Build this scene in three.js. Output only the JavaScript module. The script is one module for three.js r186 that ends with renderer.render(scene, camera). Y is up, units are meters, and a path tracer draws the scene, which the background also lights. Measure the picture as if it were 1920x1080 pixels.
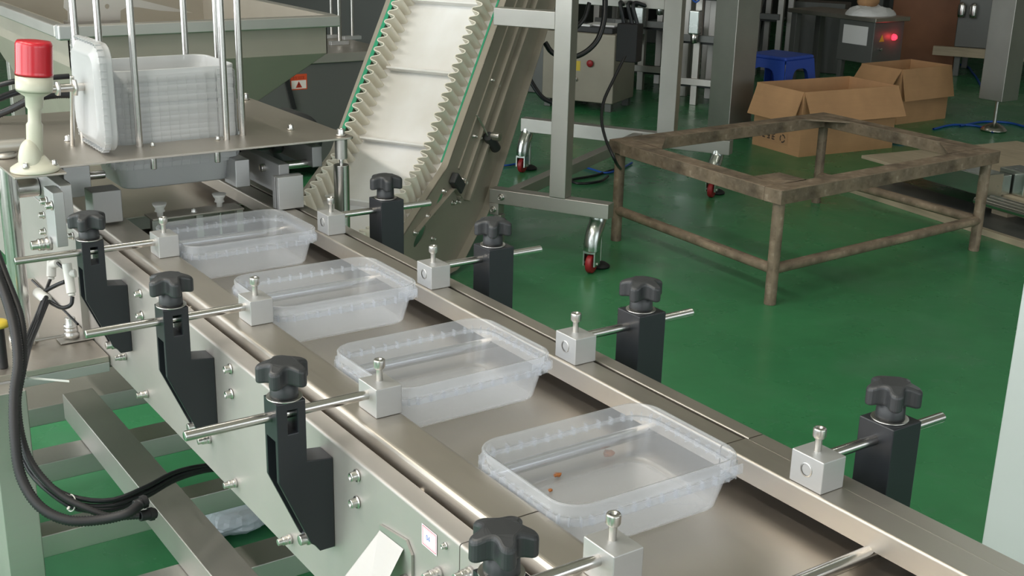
import * as THREE from 'three';
import { RoundedBoxGeometry } from 'three/addons/geometries/RoundedBoxGeometry.js';
import { mergeGeometries } from 'three/addons/utils/BufferGeometryUtils.js';
import { RectAreaLightUniformsLib } from 'three/addons/lights/RectAreaLightUniformsLib.js';
import { Brush, Evaluator, SUBTRACTION } from 'three-bvh-csg';

// ---------------------------------------------------------------- camera, lights, exposure
const scene = new THREE.Scene();
const FOCAL = 2287.97;                                   // pixels, for a 1920 x 1080 frame
const camera = new THREE.PerspectiveCamera(2 * Math.atan(540 / FOCAL) * 180 / Math.PI, 1920 / 1080, 0.05, 60);
camera.rotation.order = 'YXZ';
camera.rotation.set(THREE.MathUtils.degToRad(-18.0256), THREE.MathUtils.degToRad(-34.7232), THREE.MathUtils.degToRad(1.4182));
camera.position.set(0, 1.5, 0);
camera.updateMatrixWorld(true);
scene.add(camera);

const renderer = new THREE.WebGLRenderer({ antialias: true });
renderer.toneMapping = THREE.LinearToneMapping;
renderer.toneMappingExposure = 0.92;
renderer.shadowMap.enabled = true;
RectAreaLightUniformsLib.init();
scene.background = new THREE.Color(0.55, 0.62, 0.7);

// daylight: a row of unseen tall frosted windows beside the line, two behind the camera; unseen ceiling battens placed to light floor and hall
const ROOM = { x0: -2.6, x1: 14, z0: -15, z1: 4.2, h: 4.6 };
const UNSEEN_WINDOWS = [
  // wall, centre along the wall, width, sill, head, luminance
  ['x', 1.9, 2.3, 0.35, 3.4, 2.4], ['x', -0.9, 2.3, 0.35, 3.4, 2.7], ['x', -3.7, 2.3, 0.35, 3.4, 3.6], ['x', -6.5, 2.3, 0.35, 3.4, 3.6],
  ['z', 0.4, 2.3, 0.6, 3.4, 2.1], ['z', 3.4, 2.3, 0.6, 3.4, 2.1], ['z', 6.4, 2.3, 0.6, 3.4, 1.7],
];
const DAY = new THREE.Color().setRGB(0.93, 0.97, 1.0);
const UNSEEN_LAMPS = [[-1.1, -4.2, 3.8], [-1.1, -2.2, 4.2], [-1.1, -0.2, 3.8], [1.6, -3.2, 0.6], [4.4, -2.0, 0.6], [5.2, -7.5, 0.25], [9.2, -5.2, 0.25]];  // battens out of view; the strongest row brightens the floor beside the line
const LAMP_TINT = new THREE.Color().setRGB(1.0, 0.93, 0.82);

// ---------------------------------------------------------------- helpers
const V = (x, y, z) => new THREE.Vector3(x, y, z);
const rad = THREE.MathUtils.degToRad;
const camInv = camera.quaternion;
const ray = (px, py) => V((px - 960) / FOCAL, -(py - 540) / FOCAL, -1).applyQuaternion(camInv);   // depth 1 along the lens axis
const CAM = camera.position;
const onY = (px, py, y) => { const d = ray(px, py); return d.multiplyScalar((y - CAM.y) / d.y).add(CAM); };
const onX = (px, py, x) => { const d = ray(px, py); return d.multiplyScalar((x - CAM.x) / d.x).add(CAM); };
const onZ = (px, py, z) => { const d = ray(px, py); return d.multiplyScalar((z - CAM.z) / d.z).add(CAM); };
const at = (px, py, depth) => ray(px, py).multiplyScalar(depth).add(CAM);
let seed = 20240611;
const rnd = () => { seed = (seed * 1664525 + 1013904223) >>> 0; return seed / 4294967296; };

// texture coordinates in metres from the dominant direction of each normal
function boxUV(g) {
  const p = g.attributes.position, n = g.attributes.normal, uv = new Float32Array(p.count * 2);
  for (let i = 0; i < p.count; i++) {
    const ax = Math.abs(n.getX(i)), ay = Math.abs(n.getY(i)), az = Math.abs(n.getZ(i));
    let u, v;
    if (ay >= ax && ay >= az) { u = p.getZ(i); v = p.getX(i); } else if (ax >= az) { u = p.getZ(i); v = p.getY(i); } else { u = p.getX(i); v = p.getY(i); }
    uv[2 * i] = u; uv[2 * i + 1] = v;
  }
  g.setAttribute('uv', new THREE.BufferAttribute(uv, 2));
  return g;
}
const taken = {};
function numbered(name) { const k = taken[name] = (taken[name] ?? -1) + 1; return k ? `${name}_${String(k).padStart(3, '0')}` : name; }
function tag(o, label, category, group, kind) {
  if (label) o.userData.label = label;
  if (category) o.userData.category = category;
  if (group) o.userData.group = group;
  if (kind) o.userData.kind = kind;
  return o;
}
// a thing: a Group at its base. Geometry handed to part() is in world metres unless the group was made at the origin.
function thing(name, label, category, base = V(0, 0, 0), group) {
  const g = new THREE.Group(); g.name = numbered(name); g.position.copy(base); scene.add(g);
  g.userData.label = label; g.userData.category = category; if (group) g.userData.group = group;
  g.shift = base.clone();
  return g;
}
function part(parent, name, geo, mat, opts = {}) {
  let top = parent, off = V(0, 0, 0);
  if (parent.shift) off = parent.shift;
  if (!opts.keepUV) boxUV(geo);
  if (!opts.local && (off.x || off.y || off.z)) geo.translate(-off.x, -off.y, -off.z);
  const m = new THREE.Mesh(geo, mat); m.name = name; m.castShadow = m.receiveShadow = true; m.shift = opts.local ? undefined : off;
  if (opts.label) m.userData.label = opts.label;
  if (opts.kind) m.userData.kind = opts.kind;
  parent.add(m);
  return m;
}
function solo(name, geo, mat, label, category, group, kind) {
  geo.computeBoundingBox(); const b = geo.boundingBox, c = V((b.min.x + b.max.x) / 2, b.min.y, (b.min.z + b.max.z) / 2);
  boxUV(geo); geo.translate(-c.x, -c.y, -c.z);
  const m = new THREE.Mesh(geo, mat); m.name = kind === 'structure' ? name : numbered(name); m.position.copy(c); m.castShadow = m.receiveShadow = true; m.shift = c;
  scene.add(m); tag(m, label, category, group, kind);
  return m;
}
function dup(root, pos, turn, label) {
  const c = root.clone(); c.name = numbered(root.name.replace(/_\d{3}$/, '')); scene.add(c);
  c.position.copy(pos); if (turn !== undefined) c.rotation.y = turn;
  if (label) c.userData.label = label;
  return c;
}
// shapes
const box = (x0, x1, y0, y1, z0, z1, r = 0) => {
  const w = Math.abs(x1 - x0), h = Math.abs(y1 - y0), d = Math.abs(z1 - z0);
  const g = r ? new RoundedBoxGeometry(w, h, d, 1, Math.min(r, w / 2.01, h / 2.01, d / 2.01)) : new THREE.BoxGeometry(w, h, d);
  return g.translate((x0 + x1) / 2, (y0 + y1) / 2, (z0 + z1) / 2);
};
const cbox = (w, h, d, r = 0) => box(-w / 2, w / 2, -h / 2, h / 2, -d / 2, d / 2, r);
function along(g, a, b) {            // turns a shape that stands on y so that it runs from a to b
  const d = b.clone().sub(a), l = d.length();
  g.applyQuaternion(new THREE.Quaternion().setFromUnitVectors(V(0, 1, 0), d.normalize()));
  return g.translate((a.x + b.x) / 2, (a.y + b.y) / 2, (a.z + b.z) / 2);
}
function rod(a, b, r, seg = 20, bevel = 0.0012) {
  const l = a.distanceTo(b) / 2, e = Math.min(bevel, r * 0.4);
  return along(new THREE.LatheGeometry([[0, -l], [r - e, -l], [r, -l + e], [r, l - e], [r - e, l], [0, l]].map(p => new THREE.Vector2(...p)), seg), a, b);
}
// a rectangular bar from a to b; w across, h upwards
function bar(a, b, w, h, r = 0.002) {
  const l = a.distanceTo(b), g = cbox(w, h, l, r), d = b.clone().sub(a).normalize();
  const x = V(0, 1, 0).cross(d).normalize(), y = d.clone().cross(x);
  g.applyMatrix4(new THREE.Matrix4().makeBasis(x, y, d));
  return g.translate((a.x + b.x) / 2, (a.y + b.y) / 2, (a.z + b.z) / 2);
}
const tube = (pts, r, seg = 60, rs = 10) => new THREE.TubeGeometry(new THREE.CatmullRomCurve3(pts, false, 'centripetal'), seg, r, rs, false);
// corrugated conduit: a tube whose radius runs in rings
function conduit(pts, r, pitch = 0.0045) {
  const c = new THREE.CatmullRomCurve3(pts, false, 'centripetal'), L = c.getLength(), n = Math.min(520, Math.round(L / pitch * 2)), rs = 10;
  const fr = c.computeFrenetFrames(n, false), pos = [], idx = [];
  for (let i = 0; i <= n; i++) {
    const p = c.getPointAt(i / n), rr = r * (i % 2 ? 0.84 : 1.0);
    for (let k = 0; k < rs; k++) { const a = k / rs * 6.28319; pos.push(...p.clone().addScaledVector(fr.normals[i], Math.cos(a) * rr).addScaledVector(fr.binormals[i], Math.sin(a) * rr).toArray()); }
  }
  for (let i = 0; i < n; i++) for (let k = 0; k < rs; k++) { const a = i * rs + k, b = i * rs + (k + 1) % rs; idx.push(a, b, a + rs, b, b + rs, a + rs); }
  const g = new THREE.BufferGeometry(); g.setAttribute('position', new THREE.Float32BufferAttribute(pos, 3)); g.setIndex(idx); g.computeVertexNormals();
  return g;
}
const lathe = (pts, seg = 28) => new THREE.LatheGeometry(pts.map(p => new THREE.Vector2(p[0], p[1])), seg);
function extrude(pts, depth, bevel = 0, holes = []) {
  const s = new THREE.Shape(pts.map(p => new THREE.Vector2(p[0], p[1])));
  for (const h of holes) s.holes.push(new THREE.Path(h.map(p => new THREE.Vector2(p[0], p[1]))));
  return new THREE.ExtrudeGeometry(s, { depth: depth - 2 * bevel, bevelEnabled: bevel > 0, bevelSize: bevel, bevelOffset: -bevel, bevelThickness: bevel, bevelSegments: 2, curveSegments: 12 }).translate(0, 0, bevel);
}
// bent sheet: a polyline (x, y) with rounded corners and a thickness, drawn out along z from z0 to z1
function sheet(path, radius, t, z0, z1) {
  const pts = [];
  path.forEach((p, i) => {
    if (i === 0 || i === path.length - 1) { pts.push(new THREE.Vector2(...p)); return; }
    const c = new THREE.Vector2(...p), a = new THREE.Vector2(...path[i - 1]).sub(c), b = new THREE.Vector2(...path[i + 1]).sub(c);
    const r = Math.min(radius, a.length() * 0.49, b.length() * 0.49); a.setLength(r); b.setLength(r);
    for (let k = 0; k <= 6; k++) { const u = k / 6; pts.push(new THREE.Vector2().copy(c).addScaledVector(a, (1 - u) ** 2).addScaledVector(b, u ** 2)); }
  });
  const nrm = pts.map((p, i) => { const a = pts[Math.max(0, i - 1)], b = pts[Math.min(pts.length - 1, i + 1)]; const d = b.clone().sub(a).normalize(); return new THREE.Vector2(d.y, -d.x); });
  const out = pts.map(p => [p.x, p.y]), inn = pts.map((p, i) => [p.x + nrm[i].x * t, p.y + nrm[i].y * t]).reverse();
  const g = new THREE.ExtrudeGeometry(new THREE.Shape([...out, ...inn].map(p => new THREE.Vector2(...p))), { depth: z1 - z0, bevelEnabled: false }).translate(0, 0, z0);
  return g;
}
const csg = new Evaluator(); csg.attributes = ['position', 'normal', 'uv'];
function cut(g, ...others) {
  let b = new Brush(g); b.updateMatrixWorld();
  for (const o of others) { const c = new Brush(o); c.updateMatrixWorld(); b = csg.evaluate(b, c, SUBTRACTION); }
  return b.geometry;
}

// ---------------------------------------------------------------- textures and materials
const lattice = (() => { const t = new Float32Array(65536); let s = 7; for (let i = 0; i < t.length; i++) { s = (s * 1664525 + 1013904223) >>> 0; t[i] = s / 4294967296; } return t; })();
const vn = (x, y, n, k) => {       // value noise that repeats after n cells
  const xi = Math.floor(x), yi = Math.floor(y), fx = x - xi, fy = y - yi, sx = fx * fx * (3 - 2 * fx), sy = fy * fy * (3 - 2 * fy);
  const l = (a, b) => lattice[(Math.imul((((a % n) + n) % n) + 1, 73856093) ^ Math.imul((((b % n) + n) % n) + 1, 19349663) ^ Math.imul(k + 1, 83492791)) >>> 8 & 65535];
  return (l(xi, yi) * (1 - sx) + l(xi + 1, yi) * sx) * (1 - sy) + (l(xi, yi + 1) * (1 - sx) + l(xi + 1, yi + 1) * sx) * sy;
};
const fbm = (u, v, n, o = 4, k = 0) => { let s = 0, a = 0.5, t = 0; for (let i = 0; i < o; i++) { s += a * vn(u * n, v * n, n, k + i); t += a; a *= 0.5; n *= 2; } return s / t; };
function tex(size, metres, fn, color = true) {       // fn(u, v) -> [r, g, b] 0..1
  const d = new Uint8Array(size * size * 4);
  for (let j = 0; j < size; j++) for (let i = 0; i < size; i++) {
    const c = fn(i / size, j / size), o = (j * size + i) * 4;
    for (let q = 0; q < 3; q++) d[o + q] = Math.max(0, Math.min(255, Math.round(255 * (c.length ? c[q] : c))));
    d[o + 3] = 255;
  }
  const t = new THREE.DataTexture(d, size, size); t.wrapS = t.wrapT = THREE.RepeatWrapping; t.magFilter = THREE.LinearFilter; t.minFilter = THREE.LinearMipmapLinearFilter; t.generateMipmaps = true;
  if (color) t.colorSpace = THREE.SRGBColorSpace;
  t.repeat.set(1 / metres, 1 / metres); t.needsUpdate = true;
  return t;
}
const g3 = x => [x, x, x];
const brushed = tex(512, 0.35, (u, v) => g3(0.86 + 0.08 * (vn(u * 6, v * 256, 256, 3) - 0.5) + 0.08 * (fbm(u, v, 4, 4, 9) - 0.5)), false);
const smears = tex(512, 0.6, (u, v) => g3(0.86 + 0.16 * (fbm(u, v, 5, 4, 31) - 0.5) + 0.05 * (vn(u * 8, v * 200, 200, 8) - 0.5)), false);
const steelTone = tex(512, 0.8, (u, v) => { const n = fbm(u, v, 6, 5, 77); const q = 0.95 + 0.07 * (n - 0.5); return [q, q * 0.995, q * 0.985]; });
const M = {};
const std = (o) => new THREE.MeshStandardMaterial(o);
const lin = (r, g, b) => new THREE.Color().setRGB(r, g, b);
M.steel = std({ color: lin(0.62, 0.58, 0.535), metalness: 1, roughness: 0.50, roughnessMap: smears, map: steelTone });
M.dull = std({ color: lin(0.42, 0.39, 0.335), metalness: 0.45, roughness: 0.68, roughnessMap: smears, map: steelTone });
M.panel = std({ color: lin(0.53, 0.505, 0.49), metalness: 0.62, roughness: 0.56, roughnessMap: smears, map: steelTone });
M.brush = std({ color: lin(0.60, 0.59, 0.57), metalness: 1, roughness: 0.58, roughnessMap: brushed, map: steelTone });
M.chrome = std({ color: lin(0.60, 0.58, 0.56), metalness: 1, roughness: 0.27, roughnessMap: brushed });
M.bolt = std({ color: lin(0.66, 0.645, 0.62), metalness: 1, roughness: 0.3 });
M.alu = std({ color: lin(0.56, 0.56, 0.56), metalness: 0.9, roughness: 0.62, roughnessMap: brushed });
M.bead = std({ color: lin(0.38, 0.38, 0.38), metalness: 0.9, roughness: 0.6 });
M.black = std({ color: lin(0.018, 0.020, 0.025), roughness: 0.42, roughnessMap: smears });
M.knob = std({ color: lin(0.030, 0.032, 0.035), roughness: 0.5, roughnessMap: smears });
M.rubber = std({ color: lin(0.015, 0.015, 0.017), roughness: 0.55 });
M.cable = std({ color: lin(0.012, 0.013, 0.016), roughness: 0.35 });
M.dark = std({ color: lin(0.03, 0.032, 0.034), roughness: 0.6, roughnessMap: smears });
M.hole = std({ color: lin(0.02, 0.02, 0.02), roughness: 0.8 });
M.white = std({ color: lin(0.72, 0.74, 0.74), roughness: 0.45 });
M.wall = std({ color: lin(0.60, 0.63, 0.64), roughness: 0.75, map: tex(256, 1.5, (u, v) => g3(0.95 + 0.08 * (fbm(u, v, 6, 4, 5) - 0.5))) });
M.nylon = std({ color: lin(0.70, 0.69, 0.66), roughness: 0.4 });
M.beige = std({ color: lin(0.55, 0.54, 0.44), roughness: 0.38 });
M.redLens = new THREE.MeshPhysicalMaterial({ color: lin(0.55, 0.010, 0.025), roughness: 0.34, clearcoat: 0.6, clearcoatRoughness: 0.15 });
M.belt = std({ color: lin(0.88, 0.88, 0.88), roughness: 0.5, map: tex(256, 0.5, (u, v) => { const n = fbm(u, v, 5, 4, 41); return [0.96 + 0.06 * (n - 0.5), 0.955 + 0.07 * (n - 0.5), 0.945 + 0.09 * (n - 0.5)]; }) });
M.sidewall = std({ color: lin(0.82, 0.78, 0.68), roughness: 0.6 });
M.greenStrip = std({ color: lin(0.02, 0.33, 0.17), roughness: 0.5 });
M.blue = std({ color: lin(0.025, 0.075, 0.42), roughness: 0.42 });
M.hose = std({ color: lin(0.02, 0.10, 0.45), roughness: 0.35 });
M.caster = std({ color: lin(0.30, 0.015, 0.02), roughness: 0.45 });
M.zinc = std({ color: lin(0.62, 0.66, 0.64), metalness: 1, roughness: 0.3, roughnessMap: smears });
M.paper = std({ color: lin(0.75, 0.75, 0.76), roughness: 0.8 });
M.greyPaint = std({ color: lin(0.15, 0.155, 0.15), roughness: 0.5, metalness: 0.3, roughnessMap: smears });
M.orangePanel = std({ color: lin(0.30, 0.12, 0.055), roughness: 0.55, map: tex(256, 1, (u, v) => g3(0.9 + 0.25 * (fbm(u, v, 4, 4, 15) - 0.5))) });
M.crumb = std({ color: lin(0.35, 0.12, 0.03), roughness: 0.6 });
M.yellow = std({ color: lin(0.65, 0.48, 0.05), roughness: 0.5 });
M.rust = std({
  color: lin(1, 1, 1), roughness: 0.72, metalness: 0.15, roughnessMap: smears,
  map: tex(512, 0.45, (u, v) => { const n = fbm(u, v, 6, 5, 51), m = fbm(u, v, 22, 3, 61), k = 0.82 + 0.55 * (n - 0.5); const w = 0.35 * Math.max(0, m - 0.58) - 0.25 * Math.max(0, 0.40 - m); return [k * 0.62 + w, k * 0.545 + w, k * 0.465 + w]; }),
});
M.card = std({
  color: lin(1, 1, 1), roughness: 0.85,
  map: tex(512, 0.5, (u, v) => { const n = fbm(u, v, 5, 4, 71), s = 0.02 * (vn(u * 4, v * 128, 128, 13) - 0.5); const k = 1 + 0.10 * (n - 0.5) + s; return [0.74 * k, 0.575 * k, 0.42 * k]; }),
});
M.ply = std({
  color: lin(1, 1, 1), roughness: 0.8,
  map: tex(512, 0.7, (u, v) => { const n = fbm(u, v, 5, 4, 81) - 0.5, s = vn(u * 5, v * 90, 90, 23) - 0.5; const k = 1 + 0.16 * n + 0.10 * s; return [0.70 * k, 0.645 * k, 0.56 * k]; }),
});
// epoxy floor: green paint with scuffs, dust spots and rubbed patches
const floorColor = tex(1024, 3.2, (u, v) => {
  const n = fbm(u, v, 5, 5, 101), f = fbm(u, v, 40, 3, 111), d = fbm(u, v, 90, 2, 121), sc = fbm(u, v, 9, 4, 131);
  let k = 1 + 0.16 * (n - 0.5) + 0.08 * (f - 0.5);
  let c = [0.225 * k, 0.50 * k, 0.325 * k];
  const dust = Math.max(0, sc - 0.6) * 1.2 + (d > 0.80 ? 0.16 : 0);
  return c.map(q => q + (0.55 - q) * Math.min(0.5, dust * 0.5));
});
const floorRough = tex(512, 2.1, (u, v) => g3(0.55 + 0.55 * (fbm(u, v, 8, 5, 141) - 0.5)), false);
const floorBump = tex(512, 0.9, (u, v) => g3(fbm(u, v, 9, 3, 151)), false);
M.floor = new THREE.MeshPhysicalMaterial({ color: lin(1, 1, 1), map: floorColor, roughness: 0.5, roughnessMap: floorRough, bumpMap: floorBump, bumpScale: 0.0012, specularIntensity: 0.9 });
// moulded polypropylene, milky and see-through
M.tub = new THREE.MeshPhysicalMaterial({ color: lin(0.94, 0.955, 0.98), roughness: 0.28, transmission: 0.90, thickness: 0, ior: 1.45, side: THREE.DoubleSide });
M.tubStack = new THREE.MeshPhysicalMaterial({ color: lin(0.74, 0.75, 0.755), roughness: 0.34, transmission: 0.5, thickness: 0, ior: 1.45, side: THREE.DoubleSide });   // extra milkiness in the colour stands in for light scattered through nested layers
M.film = new THREE.MeshPhysicalMaterial({ color: lin(0.80, 0.86, 0.93), roughness: 0.35, transmission: 0.45, thickness: 0, ior: 1.4, side: THREE.DoubleSide });
function canvasMat(w, h, draw, extra = {}) {
  const c = document.createElement('canvas'); c.width = w; c.height = h; draw(c.getContext('2d'), w, h);
  const t = new THREE.CanvasTexture(c); t.colorSpace = THREE.SRGBColorSpace; t.magFilter = THREE.LinearFilter;
  return std({ map: t, roughness: 0.55, ...extra });
}

// ---------------------------------------------------------------- the hall
{
  const { x0, x1, z0, z1, h } = ROOM, t = 0.2;
  const S = (name, g, m, label) => solo(name, g, m, label, 'building', undefined, 'structure');
  S('floor', box(x0 - t, x1 + t, -0.15, 0, z0 - t, z1 + t), M.floor, 'glossy green epoxy floor with scuffs and dust');
  M.ceiling = std({ color: lin(0.58, 0.50, 0.43), roughness: 0.9 });
  M.farWall = std({ color: lin(0.52, 0.47, 0.42), roughness: 0.9 });
  S('ceiling', box(x0 - t, x1 + t, h, h + t, z0 - t, z1 + t), M.ceiling, 'dull brown grey hall ceiling');
  S('wall_far', box(x0, x1, 0, h, z0 - t, z0), M.farWall, 'plain far wall of the hall');
  S('wall_right', box(x1, x1 + t, 0, h, z0, z1), M.farWall, 'plain end wall of the hall');
  // walls with openings for the unseen windows: below the sill, above the head, and the piers between
  const winWall = (name, axis, label) => {
    const list = UNSEEN_WINDOWS.filter(w => w[0] === axis).sort((a, b) => a[1] - b[1]), lo = axis === 'x' ? z0 : x0, hi = axis === 'x' ? z1 : x1;
    const at2 = (a, b, y0, y1) => axis === 'x' ? box(x0 - t, x0, y0, y1, a, b) : box(a, b, y0, y1, z1, z1 + t);
    const g = [at2(lo, hi, 0, list[0][3]), at2(lo, hi, list[0][4], h)];
    let c = lo;
    for (const w of list) { g.push(at2(c, w[1] - w[2] / 2, w[3], w[4])); c = w[1] + w[2] / 2; }
    g.push(at2(c, hi, list[0][3], list[0][4]));
    const geo = mergeGeometries(g.map(q => q.toNonIndexed()));
    S(name, geo, M.wall, label);
  };
  winWall('wall_left', 'x', 'pale wall out of view with unseen tall frosted windows beside the line');
  winWall('wall_back', 'z', 'pale wall out of view with unseen frosted windows behind the line');
  M.frame = std({ color: lin(0.6, 0.6, 0.6), roughness: 0.5 });
  UNSEEN_WINDOWS.forEach(([axis, c, w, sill, head, lum], i) => {
    const g = new THREE.Group(); g.name = `window_${i + 1}`; scene.add(g); tag(g, 'unseen tall frosted factory glazing with pale frame, placed to light the line', 'window', undefined, 'structure');
    g.position.copy(axis === 'x' ? V(x0 - 0.1, sill, c) : V(c, sill, z1 + 0.1)); g.rotation.y = axis === 'x' ? Math.PI / 2 : Math.PI;   // local +z looks into the hall
    const H = head - sill, pane = std({ color: lin(0.6, 0.65, 0.7), roughness: 0.6, emissive: DAY, emissiveIntensity: lum * 0.35 });
    part(g, 'pane', box(-w / 2 + 0.04, w / 2 - 0.04, 0.04, H - 0.04, -0.01, 0.0), pane, { local: true });
    for (const [a, b, p, q] of [[-w / 2, w / 2, 0, 0.05], [-w / 2, w / 2, H - 0.05, H], [-w / 2, -w / 2 + 0.05, 0.05, H - 0.05], [w / 2 - 0.05, w / 2, 0.05, H - 0.05]]) part(g, 'frame', box(a, b, p, q, -0.03, 0.03), M.frame, { local: true });
    const L = new THREE.RectAreaLight(DAY, lum, w - 0.1, H - 0.1); L.name = 'unseen_window_light'; scene.add(L);  // out of view, lights the line from the side and from behind
    const n = axis === 'x' ? V(1, 0, 0) : V(0, 0, -1), p = V(axis === 'x' ? x0 - 0.08 : c, (sill + head) / 2, axis === 'x' ? c : z1 + 0.08);
    L.position.copy(p); L.lookAt(p.clone().add(n));
  });
  UNSEEN_LAMPS.forEach(([x, z, power], i) => {
    const g = thing('unseen_ceiling_lamp', 'unseen fluorescent batten under the hall ceiling, placed to light the floor', 'lamp', V(x, h - 0.3, z), 'unseen ceiling battens of the hall');
    part(g, 'housing', box(x - 0.09, x + 0.09, h - 0.26, h - 0.2, z - 0.62, z + 0.62, 0.01), M.white);
    part(g, 'lamp_tube', box(x - 0.05, x + 0.05, h - 0.285, h - 0.26, z - 0.6, z + 0.6, 0.01), std({ color: lin(0.8, 0.8, 0.8), emissive: LAMP_TINT, emissiveIntensity: 6 * power }));
    for (const dz of [-0.4, 0.4]) part(g, 'hanger', rod(V(x, h - 0.2, z + dz), V(x, h, z + dz), 0.005, 8), M.white);
    const L = new THREE.RectAreaLight(LAMP_TINT, 30 * power, 0.12, 1.2); L.name = 'unseen_batten_light'; L.position.set(x, h - 0.30, z); L.lookAt(x, 0, z); scene.add(L);
  });
  // the white partition whose edge shows beyond the line
  const e = onX(1878, 780, 1.9);
  solo('wall_partition', box(1.9, 2.9, 0, 2.6, -1.0, e.z, 0.004), M.wallWhite = std({ color: lin(0.62, 0.66, 0.67), roughness: 0.55 }), 'plain white partition beyond the line', 'partition', undefined, 'structure');
}

// ---------------------------------------------------------------- the tub conveyor
const RAIL = 0.9, BED = 0.85, PX = 0.572, PTOP = 0.884, PBOT = 0.672;   // guide top, bed, near side panel
// socket-head screw with washer, head towards +y, seat at y = 0
const screwGeo = lathe([[0, 0.0045], [0.0022, 0.0045], [0.0026, 0.0095], [0.0046, 0.0095], [0.0052, 0.0088], [0.0052, 0.0024], [0.0072, 0.0022], [0.0072, 0.0010], [0.0066, 0.0008], [0.0066, 0], [0, 0]].reverse(), 14);
const stud = lathe([[0, 0.020], [0.0042, 0.020], [0.0048, 0.0195], [0.0048, 0.0135], [0.0062, 0.0130], [0.0062, 0.0105], [0.0055, 0.010], [0.0064, 0.0095], [0.0064, 0.0065], [0.0056, 0.006], [0.0072, 0.0045], [0.0072, 0], [0, 0]].reverse(), 14);
function screw(parent, p, n, s = 1, geo = screwGeo, mat = M.bolt, name = 'bolt') {
  const m = new THREE.Mesh(geo, mat); m.name = name; m.castShadow = m.receiveShadow = true;
  m.position.copy(p).sub(parent.shift ?? V(0, 0, 0)); m.quaternion.setFromUnitVectors(V(0, 1, 0), n.clone().normalize()); m.scale.setScalar(s);
  parent.add(m); return m;
}
const line = thing('tub_conveyor', 'long stainless steel conveyor carrying clear plastic tubs', 'conveyor', V(0.79, PBOT, -1.2));
const ZF = -2.95, ZN = -0.05;
{
  // near side: panel folded over into a narrow top flange
  const seamZ = -0.905;
  const L = sheet([[PX, PBOT], [PX, PTOP], [0.600, PTOP], [0.600, PTOP - 0.03]], 0.004, 0.003, ZF, seamZ - 0.0008);
  const panel = part(line, 'side_panel', L, M.panel);
  part(line, 'side_panel', sheet([[PX, PBOT], [PX, PTOP], [0.600, PTOP], [0.600, PTOP - 0.03]], 0.004, 0.003, seamZ + 0.0008, ZN), M.panel);
  // guides: folded sheet with rounded edges, in two lengths
  const gl = (a, b) => sheet([[0.606, 0.868], [0.606, RAIL], [0.664, RAIL], [0.664, 0.873]], 0.007, 0.003, a, b);
  part(line, 'guide_rail', gl(-2.48, -0.8965), M.steel); part(line, 'guide_rail', gl(-0.8945, ZN), M.steel);
  const gr = (a, b, x1) => sheet([[0.929, 0.873], [0.929, RAIL], [x1, RAIL], [x1, 0.868]], 0.0035, 0.003, a, b);
  part(line, 'guide_rail', gr(-2.72, -0.9125, 0.9665), M.steel); part(line, 'guide_rail', gr(-0.9105, ZN, 0.9700), M.steel);
  // far side panel
  const fr = (a, b, x0) => sheet([[x0, 0.872], [x0, 0.898], [0.998, 0.898], [0.998, PBOT]], 0.002, 0.003, a, b);
  part(line, 'side_panel', fr(ZF, -0.9125, 0.9740), M.steel); part(line, 'side_panel', fr(-0.9105, ZN, 0.9704), M.steel);
  // bed plate and the pan below the tub drop
  part(line, 'bed_plate', box(0.58, 0.992, BED - 0.006, BED, -2.155, ZN, 0.001), M.steel);
  part(line, 'drip_pan', box(0.58, 0.992, 0.70, 0.704, ZF, -2.16, 0.001), M.steel);
  part(line, 'deck_plate', box(0.58, 0.992, 0.842, 0.846, ZF, -2.43, 0.001), M.steel);
  part(line, 'end_panel', box(0.58, 0.992, PBOT, 0.842, ZF, ZF + 0.004, 0.001), M.steel);
  for (const z of [-2.86, -2.5]) part(line, 'cross_member', box(0.58, 0.992, 0.80, 0.835, z - 0.012, z + 0.012, 0.002), M.brush);
  // pusher bars that carry each tub forward
  for (const z of [-0.693, -1.042, -1.398, -1.752, -2.118]) {
    const b = part(line, 'pusher_bar', rod(V(0.600, 0.868, z), V(0.985, 0.868, z), 0.008, 18), M.chrome);
    part(b, 'pusher_lug', box(0.585, 0.600, 0.852, 0.878, z - 0.012, z + 0.012, 0.002), M.dark);
  }
  // screws on the panel
  const on = (px, py) => onX(px, py, PX);
  for (const [px, py] of [[433, 691], [435, 738], [671, 891], [671, 941], [264, 550], [267, 591], [137, 442]]) screw(panel, on(px, py), V(-1, 0, 0), 1.05);
  for (const [px, py] of [[236, 668], [277, 738], [394, 823], [443, 905], [546, 1010]]) screw(panel, on(px, py), V(-1, 0, 0), 0.95, stud);
  screw(panel, on(884, 1074), V(-1, 0, 0), 1.0, stud); screw(panel, on(825, 1074), V(-1, 0, 0), 1.0, stud);
  screw(panel, on(836, 1023), V(-1, 0, 0), 0.55);
  // the triangular bracket folded from sheet near the end
  const a = on(716, 982), c = on(766, 1012), d = on(790, 1080);
  const plate = new THREE.Shape([[a.z, a.y], [c.z, c.y], [c.z + 0.012, c.y - 0.012], [c.z + 0.012, c.y - 0.10], [a.z, c.y - 0.10]].map(p => new THREE.Vector2(...p)));
  const bg = new THREE.ExtrudeGeometry(plate, { depth: 0.003, bevelEnabled: false });
  bg.applyMatrix4(new THREE.Matrix4().makeBasis(V(0, 0, 1), V(0, 1, 0), V(-1, 0, 0))).translate(PX - 0.0005, 0, 0);
  const br = part(line, 'bracket', bg, M.brush);
  const wing = new THREE.BufferGeometry();
  const w = [V(PX - 0.004, a.y - 0.006, a.z + 0.002), V(PX - 0.004, c.y - 0.012, c.z - 0.004), V(PX - 0.046, c.y - 0.095, c.z - 0.012), V(PX - 0.046, a.y - 0.085, a.z - 0.03)];
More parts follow.
